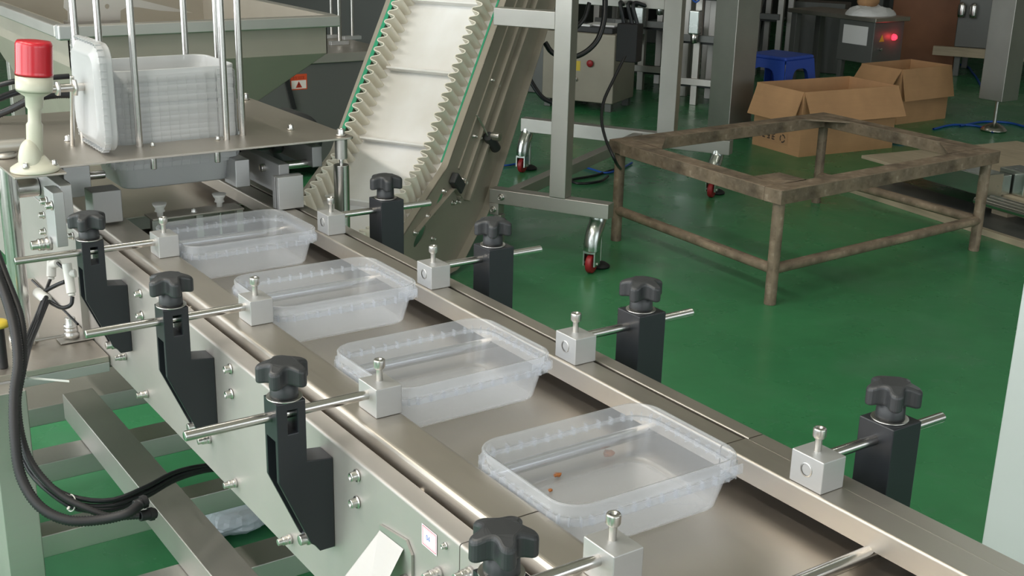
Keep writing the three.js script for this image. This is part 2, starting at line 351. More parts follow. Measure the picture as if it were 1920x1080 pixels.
  const t = V(0.002, 0.003, 0), q = w.map(p => p.clone().sub(t));
  const vs = [...w, ...q].flatMap(p => p.toArray());
  wing.setAttribute('position', new THREE.Float32BufferAttribute(vs, 3)); wing.setIndex([0, 1, 2, 0, 2, 3, 4, 6, 5, 4, 7, 6, 0, 4, 5, 0, 5, 1, 1, 5, 6, 1, 6, 2, 2, 6, 7, 2, 7, 3, 3, 7, 4, 3, 4, 0]);
  const wg = wing.toNonIndexed(); wg.computeVertexNormals();
  part(br, 'wing', wg, M.panel);
  const side = extrude([[c.z - 0.006, c.y - 0.014], [c.z - 0.006, c.y - 0.09], [c.z - 0.012, c.y - 0.09]], 0.003);
  screw(panel, V(PX - 0.004, c.y - 0.048, c.z + 0.002), V(-1, 0, 0), 1.1, stud);
  // the numbered sticker
  const st = canvasMat(256, 190, (x, w, h) => {
    x.fillStyle = '#efe6ec'; x.fillRect(0, 0, w, h); x.strokeStyle = '#d24a63'; x.lineWidth = 7; x.strokeRect(14, 14, w - 28, h - 28); x.lineWidth = 3; x.strokeRect(27, 27, w - 54, h - 54);
    x.fillStyle = '#5570c0'; x.font = 'bold 62px sans-serif'; x.textAlign = 'center'; x.textBaseline = 'middle'; x.fillText('04', w * 0.42, h * 0.5);
  });
  const s0 = on(792, 990), s1 = on(820, 1036), g = new THREE.PlaneGeometry(Math.abs(s1.z - s0.z), 0.0245);
  g.rotateY(-Math.PI / 2).translate(PX - 0.0008, (s0.y + s1.y) / 2 + 0.001, (s0.z + s1.z) / 2);
  part(panel, 'sticker', g, st, { keepUV: true, label: 'small white sticker with red border and blue number' });
}

// guide clamps: black bracket, star knob, rod and aluminium block
function starHead(R, h) {
  const s = new THREE.Shape(); const n = 80;
  for (let i = 0; i < n; i++) { const a = i / n * 2 * Math.PI, c = Math.cos(5 * a), r = R * (0.80 + 0.20 * Math.sign(c) * Math.abs(c) ** 0.7); i ? s.lineTo(r * Math.cos(a), r * Math.sin(a)) : s.moveTo(r * Math.cos(a), r * Math.sin(a)); }
  const b = 0.0035; const g = new THREE.ExtrudeGeometry(s, { depth: h - 2 * b, bevelEnabled: true, bevelSize: b, bevelOffset: -b, bevelThickness: b, bevelSegments: 3 });
  g.rotateX(-Math.PI / 2).translate(0, b, 0);
  const p = g.attributes.position;                       // slight dome, and lobes that droop
  for (let i = 0; i < p.count; i++) { const r = Math.hypot(p.getX(i), p.getZ(i)) / R, y = p.getY(i); p.setY(i, y - 0.0075 * r * r + (y < h * 0.4 ? 0.006 * r : 0)); }
  g.computeVertexNormals();
  return g;
}
const knobHead = starHead(0.0315, 0.027), knobStem = lathe([[0, 0], [0.0165, 0], [0.0162, 0.004], [0.0155, 0.024], [0, 0.024]], 32);
const ringGeo = lathe([[0.012, 0], [0.0205, 0], [0.0208, 0.0010], [0.0205, 0.0022], [0.012, 0.0022]], 32);
function knob(g, x, y, z, turn) {
  const k = part(g, 'knob', knobHead.clone().rotateY(turn).translate(x, y + 0.0195, z), M.knob);
  part(k, 'knob_stem', knobStem.clone().translate(x, y + 0.002, z), M.knob);
  part(k, 'washer', ringGeo.clone().translate(x, y, z), M.bolt);
}
const blockBolt = lathe([[0, 0.0315], [0.0026, 0.0315], [0.003, 0.036], [0.0062, 0.036], [0.0072, 0.0345], [0.0072, 0.0265], [0.0055, 0.024], [0.0040, 0.023], [0.0040, 0], [0, 0]].reverse(), 18);
function block(g, x0, x1, z, boltTurn, faceX) {
  const hz = 0.0225, y0 = RAIL + 0.0002, y1 = y0 + 0.037;
  const b = part(g, 'aluminium_block', box(x0, x1, y0, y1, z - hz, z + hz, 0.0012), M.alu, { label: 'brushed aluminium block' });
  part(g, 'set_screw', blockBolt.clone().translate((x0 + x1) / 2 + 0.001, y1 - 0.009, z - 0.003), M.bolt);
  if (faceX) { const e = lathe([[0.0066, 0], [0.0080, 0], [0.0080, 0.0008], [0.0066, 0.0008]], 24).rotateZ(Math.PI / 2).translate(faceX, y0 + 0.0205, z); part(b, 'bore', e, M.bolt); }
}
const RY = 0.9235, RR = 0.006;
function nearClamp(z, turn, label) {
  const g = thing('guide_clamp', label, 'clamp', V(0.53, 0.745, z), 'guide clamps on the panel side of the tub line');
  const prof = [[0.503, 0.944], [0.539, 0.944], [0.539, 0.866], [0.5715, 0.862], [0.5715, 0.744], [0.552, 0.744], [0.547, 0.752], [0.541, 0.757], [0.503, 0.846]];
  const hole = [[0.5165, 0.905], [0.5285, 0.905], [0.5285, 0.934], [0.5165, 0.934]];
  const body = cut(extrude(prof, 0.036, 0.0012, [hole]).translate(0, 0, z - 0.018), extrude([[0.49, 0.897], [0.516, 0.897], [0.516, 0.845], [0.552, 0.775], [0.54, 0.755], [0.49, 0.845]], 0.024).translate(0, 0, z - 0.012));
  const b = part(g, 'bracket', body, M.black);
  screw(b, V(0.5725 - 0.0135, 0.757, z + 0.003), V(-1, 0, 0), 1.35, stud);
  part(g, 'rod', rod(V(0.402, RY, z), V(0.634, RY, z), RR), M.chrome);
  knob(g, 0.521, 0.944, z, turn);
  block(g, 0.627, 0.662, z);
}
nearClamp(-1.965, 0.3, 'black guide clamp with star knob next to the denester and the pneumatic fittings');
nearClamp(-1.578, 0.9, 'black guide clamp with star knob second along from the denester, on the sticker panel');
nearClamp(-1.203, 0.15, 'black guide clamp with star knob just before the triangular bracket');
nearClamp(-0.757, 0.55, 'black guide clamp with star knob after the sticker and the triangular bracket');
function farClamp(z, turn, label) {
  const g = thing('guide_clamp', label, 'clamp', V(1.065, 0.6, z), 'guide clamps on the green floor side of the tub line');
  const p = part(g, 'post', box(1.041, 1.089, 0.60, 0.950, z - 0.024, z + 0.024, 0.0015), M.black);
  part(p, 'foot_plate', box(0.999, 1.041, 0.70, 0.78, z - 0.02, z + 0.02, 0.002), M.black);
  part(g, 'rod', rod(V(0.955, RY + 0.006, z), V(1.160, RY + 0.006, z), RR), M.chrome);
  knob(g, 1.063, 0.950, z, turn);
  block(g, 0.9335, 0.9685, z, 0, 0.9335);
}
farClamp(-1.955, 0.65, 'black post clamp with star knob in front of the white inclined belt');
farClamp(-1.592, 0.35, 'black post clamp with star knob beside the inclined conveyor foot');
farClamp(-1.218, 1.1, 'black post clamp with star knob alone against the open green floor');
farClamp(-0.788, 0.2, 'black post clamp with star knob by the end of the slot, near the white partition');

// ---------------------------------------------------------------- clear tubs
// a rounded-rectangle loft; rings are [half x, half z, corner radius, y]
function loft(rings, seg = 8) {
  const pos = [], idx = [], N = 4 * (seg + 1);
  for (const [hx, hz, r, y] of rings) for (let c = 0; c < 4; c++) for (let k = 0; k <= seg; k++) {
    const a = (c + k / seg) * Math.PI / 2, sx = [1, -1, -1, 1][c], sz = [1, 1, -1, -1][c];
    pos.push(sx * (hx - r) + r * Math.cos(a), y, sz * (hz - r) + r * Math.sin(a));
  }
  for (let i = 0; i + 1 < rings.length; i++) for (let k = 0; k < N; k++) { const a = i * N + k, b = i * N + (k + 1) % N; idx.push(a, a + N, b, b, a + N, b + N); }
  const cap = (i, flip) => { const c = pos.length / 3; pos.push(0, rings[i][3], 0); for (let k = 0; k < N; k++) { const a = i * N + k, b = i * N + (k + 1) % N; flip ? idx.push(c, b, a) : idx.push(c, a, b); } };
  cap(0, false); cap(rings.length - 1, true);
  const g = new THREE.BufferGeometry(); g.setAttribute('position', new THREE.Float32BufferAttribute(pos, 3)); g.setIndex(idx); g.computeVertexNormals();
  return g;
}
function tubGeo(HX, HZ, D) {
  const t = 0.0009, w = D - 0.017, R = 0.036, b = 0.0095;      // b: how much the walls lean out
  const bx = HX - 0.011 - b, bz = HZ - 0.011 - b, tx = HX - 0.011, tz = HZ - 0.011;
  return loft([
    [bx - 0.012, bz - 0.012, R - 0.016, 0.0014], [bx - 0.008, bz - 0.008, R - 0.014, 0], [bx - 0.003, bz - 0.003, R - 0.01, 0.0008], [bx, bz, R - 0.008, 0.004],
    [tx, tz, R - 0.004, w - 0.004], [tx + 0.001, tz + 0.001, R - 0.003, w],
    [HX - 0.0045, HZ - 0.0045, R, w + 0.0005], [HX - 0.0045, HZ - 0.0045, R, w - 0.006], [HX - 0.0033, HZ - 0.0033, R, w - 0.006], [HX - 0.0028, HZ - 0.0028, R, w + 0.005],
    [HX - 0.0055, HZ - 0.0055, R - 0.002, w + 0.0065], [HX - 0.0050, HZ - 0.0050, R - 0.002, D - 0.002], [HX - 0.0062, HZ - 0.0062, R - 0.003, D], [HX - 0.0085, HZ - 0.0085, R - 0.004, D],
    [HX - 0.0092, HZ - 0.0092, R - 0.004, D - 0.003], [HX - 0.0098, HZ - 0.0098, R - 0.004, w + 0.003], [tx - t, tz - t, R - 0.005, w],
    [bx - t, bz - t, R - 0.009, 0.005], [bx - 0.004, bz - 0.004, R - 0.011, 0.0018], [bx - 0.016, bz - 0.016, R - 0.016, 0.0016], [bx - 0.020, bz - 0.020, R - 0.017, 0.0026],
  ], 9);
}
const TUBH = 0.066, THX = 0.129, THZ = 0.097;
const tubBody = tubGeo(THX, THZ, TUBH);
function ribsGeo(HX, HZ, D) {
  const w = D - 0.017, g = [], one = (x, z, turn) => g.push(box(-0.0007, 0.0007, w - 0.0065, w + 0.004, -0.0058, 0.0008).rotateY(turn).translate(x, 0, z));
  const R = 0.036;
  for (let i = 0; i < 11; i++) { const x = -(HX - R) + 2 * (HX - R) * i / 10; one(x, HZ - 0.003, 0); one(x, -(HZ - 0.003), Math.PI); }
  for (let i = 0; i < 8; i++) { const z = -(HZ - R) + 2 * (HZ - R) * i / 7; one(HX - 0.003, z, Math.PI / 2); one(-(HX - 0.003), z, -Math.PI / 2); }
  for (let c = 0; c < 4; c++) for (const f of [0.25, 0.5, 0.75]) { const a = (c + f) * Math.PI / 2, sx = [1, -1, -1, 1][c], sz = [1, 1, -1, -1][c]; one(sx * (HX - R) + (R - 0.003) * Math.cos(a), sz * (HZ - R) + (R - 0.003) * Math.sin(a), Math.PI / 2 - a); }
  return mergeGeometries(g);
}
const tubRibs = ribsGeo(THX, THZ, TUBH);
const tabGeo = box(-0.016, 0.016, TUBH - 0.016, TUBH - 0.0045, -0.0008, 0.0018, 0.0006);
function tub(label, pos, group, turn = 0, mat = M.tub) {
  const g = thing('plastic_tub', label, 'tub', V(0, 0, 0), group);
  part(g, 'tub_body', tubBody.clone(), mat, { local: true }).geometry = tubShared;
  const rb = part(g, 'rim_ribs', ribShared, mat, { local: true, keepUV: true, kind: 'stuff' });
  part(g, 'tear_tab', tabShared.clone().translate(0.094, 0, THZ - 0.0015), mat, { local: true });
  g.position.copy(pos); g.rotation.y = turn; g.shift = undefined;
  return g;
}
const tubShared = boxUV(tubBody), ribShared = boxUV(tubRibs), tabShared = boxUV(tabGeo);
{
  const GT = 'open clear tubs riding the conveyor';
  tub('empty clear plastic tub on the conveyor between the first clamps after the denester', V(0.793, BED, -2.018), GT, 0.012);
  tub('empty clear plastic tub on the conveyor, second after the denester', V(0.792, BED, -1.655), GT, -0.01);
  tub('empty clear plastic tub on the conveyor, next behind the one with crumbs', V(0.792, BED, -1.300), GT, 0.008);
  tub('clear plastic tub with a few brown crumbs on its floor', V(0.791, BED, -0.945), GT, -0.012);
  const crumb = (px, py, r, label) => {
    const p = onY(px, py, BED + 0.004), g = new THREE.IcosahedronGeometry(r, 1), a = g.attributes.position;
    for (let i = 0; i < a.count; i++) { const k = 0.75 + 0.5 * lattice[(Math.round(a.getX(i) * 9e4) * 31 + Math.round(a.getY(i) * 9e4) * 7 + Math.round(a.getZ(i) * 9e4)) & 65535]; a.setXYZ(i, a.getX(i) * k * 1.3, a.getY(i) * k * 0.7, a.getZ(i) * k); }
    g.computeVertexNormals();
    solo('crumb', g.translate(p.x, BED + 0.0035 + r * 0.5, p.z), M.crumb, label, 'crumb');
  };
  crumb(1141, 853, 0.006, 'largest orange brown crumb in the clear tub');
  crumb(1045, 892, 0.004, 'smaller dark brown crumb in the clear tub');
  crumb(1032, 920, 0.0022, 'tiny brown speck in the corner of the clear tub');
}

// ---------------------------------------------------------------- tub denester over the far end of the line
const PLY = 1.03, PT = 0.004;          // denester plate: height of its top, thickness
const SX = 0.79, SZ = -2.365;          // centre of the tub stack
const den = thing('tub_denester', 'stainless denester plate with upright guide rods around a stack of tubs', 'machine', V(0.79, 0.68, -2.4));
{
  const x0 = 0.445, x1 = 1.098, zf = -2.142, zb = -2.672, r = 0.012;
  const rr = (hx, hz, R, n = 6) => { const o = []; for (let c = 0; c < 4; c++) for (let k = 0; k <= n; k++) { const a = (c + k / n) * Math.PI / 2; o.push([[1, -1, -1, 1][c] * (hx - R) + R * Math.cos(a), [1, 1, -1, -1][c] * (hz - R) + R * Math.sin(a)]); } return o; };
  const cx = (x0 + x1) / 2, cz = (zf + zb) / 2;
  const outer = rr((x1 - x0) / 2, (zf - zb) / 2, r).map(p => [p[0] + cx, -(p[1] + cz)]);
  const hole = rr(0.137, 0.102, 0.037).map(p => [p[0] + SX, -(p[1] + SZ)]).reverse();
  const g = extrude(outer, PT, 0.0006, [hole]).rotateX(-Math.PI / 2).translate(0, PLY - PT, 0);
  const plate = part(den, 'plate', g, M.steel, { label: 'flat stainless top plate' });
  // corner screws, spacers, posts
  const post = (x, z) => {
    screw(plate, V(x, PLY, z), V(0, 1, 0), 1.5);
    part(den, 'spacer', new THREE.CylinderGeometry(0.0125, 0.0125, 0.042, 6).translate(x, PLY - PT - 0.021, z), M.brush);
    part(den, 'spindle', rod(V(x, PLY - PT - 0.055, z), V(x, PLY - PT - 0.042, z), 0.004, 10), M.bolt);
    const p = part(den, 'post', rod(V(x, 0.72, z), V(x, PLY - PT - 0.054, z), 0.0155, 24), M.chrome);
    part(p, 'clamp_block', box(x - 0.10, x - 0.012, 0.74, 0.80, z - 0.02, z + 0.02, 0.002), M.alu);
  };
  post(1.078, -2.165); post(1.078, -2.648);
  // rods that cage the stack
  const cage = [onY(262, 275, PLY), onY(425, 262, PLY), onY(455, 254, PLY), onY(158, 266, PLY)];
  cage.push(onZ(346, 60, SZ - 0.112), onZ(405, 40, SZ - 0.112), onZ(181, 20, SZ - 0.02));
  for (const p of cage) part(den, 'guide_rod', rod(V(p.x, PLY - 0.001, p.z), V(p.x, PLY + 0.52, p.z), 0.0066, 18), M.chrome);
  // threaded ends showing below the plate, and small set screws on top
  for (const [px, py] of [[289, 292], [409, 280]]) { const p = onY(px, py, PLY - PT); part(den, 'stud_end', rod(V(p.x, PLY - PT - 0.026, p.z - 0.006), V(p.x, PLY - PT, p.z - 0.006), 0.0058, 16), M.chrome); }
  for (const [px, py] of [[286, 274], [408, 262]]) screw(plate, onY(px, py, PLY), V(0, 1, 0), 0.75, screwGeo, M.bolt, 'nut');
  // aluminium carriage bars under the plate, on the belt side
  const bars = (x, z0, z1, y0, y1) => part(den, 'carriage_bar', box(x - 0.011, x + 0.011, y0, y1, z0, z1, 0.002), M.bead);
  const c1 = onZ(612, 310, -2.26), c2 = onZ(530, 330, -2.20);
  bars(1.045, -2.62, -2.205, 0.962, 1.004);
  bars(0.955, -2.60, -2.165, 0.925, 0.985);
  part(den, 'end_plate', box(0.928, 0.984, 0.902, 0.966, -2.163, -2.151, 0.001), M.bead);
  part(den, 'end_plate', box(0.930, 0.982, 0.902, 0.966, -2.149, -2.138, 0.001), M.alu);
  for (const [y, z] of [[0.982, -2.36], [0.975, -2.44], [0.966, -2.235]]) part(den, 'slide_rod', rod(V(0.935, y, z), V(1.05, y, z), 0.0085, 16), z === -2.235 ? M.chrome : M.dark);
  part(den, 'bearing', lathe([[0.006, 0], [0.017, 0], [0.018, 0.003], [0.018, 0.02], [0.006, 0.02]], 24).rotateZ(Math.PI / 2).translate(1.034, 0.982, -2.36), M.dark);
  part(den, 'motor_cover', lathe([[0, 0], [0.06, 0], [0.064, 0.004], [0.064, 0.08], [0.05, 0.085], [0, 0.085]], 30).rotateX(Math.PI / 2).translate(1.135, 0.955, -2.58), M.dark);
  part(den, 'side_block', box(0.885, 0.915, 0.93, 0.985, -2.30, -2.24, 0.002), M.alu);
  // opposite carriage, beside the beacon
  bars(0.548, -2.56, -2.20, 0.94, 0.985);
  part(den, 'side_block', box(0.575, 0.625, 0.930, 0.990, -2.36, -2.31, 0.002), M.alu);
  part(den, 'side_block', box(0.592, 0.645, 0.905, 0.965, -2.24, -2.19, 0.002), M.bead);
  for (const z of [-2.34, -2.48]) part(den, 'slide_rod', rod(V(0.46, 0.962, z), V(0.66, 0.962, z), 0.008, 16), M.chrome);
  for (const px of [[128, 264], [545, 243]]) { const p = onY(px[0], px[1], PLY); screw(plate, V(p.x, PLY, p.z), V(0, 1, 0), 1.1); }
}
// suction lifter under the stack
{
  const g = thing('suction_lifter', 'small suction lifter frame with rubber cups under the lowest stacked tub', 'lifter', V(0.79, 0.704, -2.30));
  const y = 0.888, z = -2.262;
  part(g, 'cross_plate', box(0.715, 0.900, y - 0.004, y, z - 0.028, z + 0.022, 0.001), M.steel);
  for (const x of [0.722, 0.810, 0.893]) part(g, 'leg', box(x - 0.007, x + 0.007, 0.71, y - 0.004, z + 0.004, z + 0.016, 0.001), M.brush);
  for (const [x, zz] of [[0.735, z + 0.006], [0.862, z - 0.012]]) {
    const c = part(g, 'suction_cup', lathe([[0, 0], [0.006, 0], [0.006, 0.008], [0.010, 0.010], [0.008, 0.015], [0.012, 0.021], [0.014, 0.026], [0, 0.024]], 20).translate(x, y, zz), M.nylon);
    part(c, 'stem', rod(V(x, y - 0.06, zz), V(x, y, zz), 0.0035, 10), M.bolt);
  }
  screw(g, V(0.800, y, z + 0.012), V(0, 1, 0), 0.9);
  part(g, 'guide_disc', lathe([[0, 0], [0.024, 0], [0.026, 0.003], [0.024, 0.006], [0, 0.006]], 28).translate(0.715, 0.846, -2.235), M.dark);
  part(g, 'lift_cylinder', rod(V(0.80, 0.705, z - 0.03), V(0.80, 0.80, z - 0.03), 0.022, 22), M.dark);
}
// the stack: every tub a tub
{
  const G = 'tubs nested in the denester stack', pitch = 0.0096;
  for (let k = 0; k < 18; k++) {
    const o = tub(k === 0 ? 'lowest frosted tub of the stack, hanging below the denester plate' : k === 17 ? 'topmost frosted tub of the nested stack, its rim open' : 'frosted plastic tub nested in the stack between the guide rods',
      V(SX + (lattice[k * 37] - 0.5) * 0.002, 0.937 + k * pitch, SZ + (lattice[k * 53] - 0.5) * 0.002), k === 0 || k === 17 ? undefined : G, 0, M.tubStack);
    if (k === 0 || k === 17) o.userData.group = 'tubs of the denester stack';
  }
  // one more tub stood on edge against the stack
  const t = thing('plastic_tub', 'frosted tub stood on its side against the stack, held by a steel pin', 'tub', V(0, 0, 0));
  part(t, 'tub_body', tubGeo(0.101, 0.094, 0.03), M.tubStack, { local: true });
  part(t, 'rim_ribs', ribsGeo(0.101, 0.094, 0.03), M.tubStack, { local: true, kind: 'stuff' });
  t.rotation.set(0, 0, -Math.PI / 2, 'XYZ'); t.position.set(0.612, PLY + 0.1015, -2.262); t.rotation.set(0, 0, -Math.PI / 2);
}
// chrome sensor pin through the standing tub
{
  const p = onZ(150, 163, -2.262);
  const g = thing('sensor_pin', 'threaded chrome sensor with lock nuts pointing at the standing tub', 'sensor', V(0.55, p.y, p.z));
  const c = V(p.x, p.y, p.z);
  part(g, 'barrel', rod(V(p.x - 0.055, p.y, p.z), V(p.x + 0.014, p.y, p.z), 0.0075, 20), M.chrome);
  part(g, 'lock_nut', lathe([[0.006, -0.003], [0.016, -0.003], [0.016, 0.003], [0.006, 0.003]], 6).rotateZ(Math.PI / 2).translate(p.x - 0.010, p.y, p.z), M.bolt);
  part(g, 'lock_nut', lathe([[0.006, -0.003], [0.014, -0.003], [0.014, 0.003], [0.006, 0.003]], 6).rotateZ(Math.PI / 2).translate(p.x - 0.040, p.y, p.z), M.bolt);
  part(g, 'cable', tube([V(p.x - 0.055, p.y, p.z), V(p.x - 0.10, p.y, p.z), V(p.x - 0.18, p.y - 0.02, p.z + 0.02), V(p.x - 0.28, p.y - 0.05, p.z + 0.04)], 0.006), M.cable);
  part(g, 'stay', rod(V(p.x - 0.012, PLY, p.z - 0.04), V(p.x - 0.012, p.y + 0.02, p.z - 0.002), 0.004, 10), M.bolt);
}
// black cables that pass behind the beacon
{
  const mk = (pts, r, label) => solo('cable', conduit(pts, r), M.cable, label, 'cable');
  mk([at(-30, 225, 2.45), at(20, 205, 2.45), at(60, 186, 2.45), at(105, 178, 2.48), at(150, 178, 2.5)], 0.008, 'thick black corrugated cable behind the warning beacon');
  solo('cable', tube([at(-30, 168, 2.45), at(30, 152, 2.46), at(90, 146, 2.5), at(130, 143, 2.52)], 0.0055), M.cable, 'thin black cable level with the beacon lens', 'cable');
}
// warning beacon
{
  const b = onZ(66, 320, -2.105), x = b.x, z = b.z, y = b.y;
  const g = thing('warning_beacon', 'warning beacon with red ribbed lens on a beige post', 'beacon', V(x, y, z));
  const K = 0.84, L = (pts, seg = 40) => lathe(pts.map(p => [p[0] * K, p[1] * K]), seg).translate(x, y, z);
  const lean = q => q.translate(-x, -y - 0.03, -z).rotateZ(-0.085).translate(x + 0.002, y + 0.028, z);
  part(g, 'foot', L([[0, 0], [0.046, 0], [0.047, 0.003], [0.046, 0.008], [0.040, 0.012], [0.030, 0.018], [0.021, 0.03], [0.0, 0.032]]), M.beige);
  const dome = new THREE.SphereGeometry(1, 28, 18, 0, 2 * Math.PI, 0, Math.PI * 0.62).scale(0.019, 0.038, 0.021).translate(x - 0.007, y + 0.017, z + 0.004); part(g, 'hinge_cover', dome, M.beige);
  part(g, 'stem', lean(L([[0, 0.02], [0.0155, 0.02], [0.016, 0.095], [0.0125, 0.1], [0.0125, 0.125], [0.0165, 0.13], [0.0175, 0.150], [0.030, 0.158], [0.0345, 0.164], [0, 0.164]])), M.beige);
  part(g, 'lamp_base', lean(L([[0, 0.16], [0.0335, 0.16], [0.0350, 0.166], [0.0352, 0.192], [0, 0.192]])), M.beige);
  const lens = [[0, 0.191], [0.0355, 0.191], [0.0358, 0.196]]; for (let i = 0; i < 26; i++) lens.push([0.0345 + (i % 2 ? 0.0006 : 0), 0.198 + i * 0.0021]);
  lens.push([0.0335, 0.255], [0.031, 0.2585], [0.012, 0.2605], [0, 0.261]);
  part(g, 'red_lens', lean(L(lens, 60)), M.redLens, { label: 'red ribbed plastic lens' });
  screw(g, V(x - 0.020, y + 0.0118, z + 0.024), V(0, 1, 0), 0.8); screw(g, V(x + 0.028, y + 0.010, z + 0.014), V(0, 1, 0), 0.9);
  part(g, 'mount_tab', box(x - 0.042, x + 0.042, y - 0.004, y, z - 0.12, z + 0.036, 0.001), M.steel);
}

// ---------------------------------------------------------------- pneumatic corner beside the panel
const BPY = 0.69;
{
  const c = onY(199, 668, BPY), x1 = 0.5715, z1 = c.z;
  const g = thing('mounting_plate', 'stainless mounting plate bolted to the conveyor side under the pole', 'plate', V(0.42, BPY - 0.02, -2.3));
  const bp = part(g, 'plate', box(0.27, x1 - 0.002, BPY - 0.012, BPY, -2.62, z1, 0.0015), M.steel);
  part(g, 'edge_bar', box(0.27, x1 - 0.002, BPY - 0.03, BPY - 0.012, z1 - 0.014, z1, 0.001), M.alu);
  for (const [px, py] of [[18, 508], [52, 470]]) screw(bp, onY(px, py, BPY), V(0, 1, 0), 1.5);
  const p = onY(46, 640, BPY);
  const pg = thing('chrome_pole', 'thick chrome pole standing on the mounting plate', 'pole', V(p.x, BPY, p.z));
  part(pg, 'shaft', rod(V(p.x, BPY, p.z), V(p.x, BPY + 0.345, p.z), 0.0165, 30), M.chrome);
  part(pg, 'cap', lathe([[0, 0], [0.019, 0], [0.02, 0.003], [0.02, 0.01], [0, 0.011]], 28).translate(p.x, BPY + 0.345, p.z), M.brush);
  part(pg, 'cross_sleeve', rod(V(p.x - 0.02, BPY + 0.365, p.z + 0.005), V(p.x + 0.035, BPY + 0.365, p.z + 0.005), 0.012, 20), M.brush);
  part(pg, 'collar', lathe([[0.016, 0], [0.026, 0], [0.026, 0.012], [0.016, 0.012]], 28).translate(p.x, BPY, p.z), M.brush);
  // aluminium uprights carrying the denester
  const u = thing('aluminium_upright', 'pair of stepped aluminium plates bolted beside the chrome pole', 'plate', V(0.52, 0.80, -2.2));
  const up = part(u, 'upright_plate', box(0.520, 0.540, 0.940, 1.000, -2.36, -2.120, 0.0015), M.alu);
  const lp = part(u, 'upright_plate', box(0.500, 0.519, 0.900, 0.996, -2.150, -2.092, 0.0015), M.alu);
  for (const [px, py, s] of [[88, 377, 1.2], [98, 385, 1.2], [83, 403, 1.0], [85, 434, 1.0], [96, 456, 1.7]]) screw(lp, onX(px, py, 0.50), V(-1, 0, 0), s, s > 1.5 ? stud : screwGeo);
  // chrome cylinder lying across, with its collar
  const cy = thing('air_cylinder', 'short polished air cylinder lying across behind the chrome pole', 'cylinder', V(0.44, 0.96, -2.28));
  part(cy, 'barrel', rod(V(0.34, 0.968, -2.27), V(0.519, 0.968, -2.27), 0.017, 26), M.chrome);
  part(cy, 'end_cap', rod(V(0.475, 0.968, -2.27), V(0.482, 0.968, -2.27), 0.0215, 26), M.brush);
  // white push-in fittings
  const G = 'push-in pneumatic fittings by the near clamp';
  const fit = (pts, r, label) => { const t = thing('pneumatic_fitting', label, 'fitting', pts[0].clone(), G); part(t, 'body', rod(pts[0], pts[1], r, 18), M.nylon); if (pts[2]) part(t, 'elbow', rod(pts[2], pts[3], r * 0.9, 18), M.nylon); const d = pts[1].clone().sub(pts[0]).normalize(); part(t, 'collar', rod(pts[1], pts[1].clone().addScaledVector(d, 0.005), r * 0.72, 16), M.nylon); };
  fit([at(97, 483, 2.26), at(96, 519, 2.26), at(97, 497, 2.26), at(108, 493, 2.24)], 0.0085, 'white elbow fitting under the aluminium upright');
  fit([at(125, 494, 2.2), at(134, 550, 2.2), at(130, 514, 2.2), at(142, 512, 2.2)], 0.0085, 'white angled fitting with two hoses beside the black clamp');
  fit([at(70, 548, 2.23), at(88, 562, 2.2)], 0.0095, 'white straight fitting at the head of the hose bundle');
  // thin hoses between the fittings
  const hose = (pts, r, label) => solo('air_hose', tube(pts, r, 50, 8), M.cable, label, 'hose');
  hose([at(96, 520, 2.26), at(90, 535, 2.25), at(84, 552, 2.24), at(80, 560, 2.23)], 0.003, 'thin black hose dropping from the white elbow fitting');
  hose([at(122, 528, 2.2), at(105, 535, 2.21), at(84, 547, 2.22), at(76, 556, 2.22)], 0.0038, 'black hose bending back from the angled fitting');
  hose([at(136, 556, 2.2), at(133, 571, 2.2), at(118, 577, 2.2), at(100, 570, 2.2), at(88, 562, 2.2)], 0.0038, 'black hose curling in a loop below the angled fitting');
  hose([at(108, 493, 2.24), at(116, 500, 2.23), at(124, 507, 2.2)], 0.003, 'short black hose joining the two white fittings');
  hose([at(60, 525, 2.3), at(84, 548, 2.28), at(120, 582, 2.24), at(146, 608, 2.2)], 0.0022, 'thin black wire slanting down to the stop bracket');
  // bundle of hoses from the fitting down past the plate
  const G2 = [[0, 0], [5, 3], [-4, 4], [3, -5]];
  G2.forEach(([dx, dy], i) => hose([at(84 + dx, 562 + dy, 2.19), at(68 + dx, 605, 2.14), at(52 + dx, 645, 2.08), at(40 + dx, 690 + dy, 2.02), at(28 + dx, 745, 1.98), at(34 + dx, 815, 1.95), at(58 + dx, 878 + dy, 1.94), at(105 + dx, 925 + dy, 1.93), at(150 + dx * 1.5, 946 + dy * 2, 1.93), at(210, 948 + dy * 2, 1.95), at(270, 925 + dy * 2, 2.0), at(330, 893 + dy * 1.6, 2.08), at(395, 877 + dy, 2.16), at(440, 880 + dy, 2.22)], 0.0042,
    ['black hose running lowest in the looped bundle', 'glossy black hose along the top of the looped bundle', 'black hose on the outside of the looped bundle', 'black hose in the middle of the looped bundle'][i]));
  // corrugated conduits
  const con = (pts, r, label) => solo('cable_conduit', conduit(pts, r), M.rubber, label, 'conduit');
  con([at(-25, 470, 2.02), at(5, 540, 2.0), at(26, 610, 1.97), at(34, 680, 1.94), at(27, 740, 1.92), at(28, 820, 1.9), at(40, 895, 1.89), at(75, 950, 1.88), at(125, 975, 1.88), at(185, 975, 1.89), at(240, 962, 1.9), at(262, 946, 1.92)], 0.0088, 'thick black corrugated conduit sweeping round the outside of the loop');
  con([at(-25, 420, 2.06), at(12, 520, 2.02), at(40, 600, 1.99), at(44, 680, 1.96), at(33, 760, 1.94), at(55, 860, 1.92), at(110, 925, 1.915), at(160, 952, 1.915), at(205, 968, 1.92), at(262, 967, 1.93)], 0.0062, 'slim black corrugated conduit inside the loop');
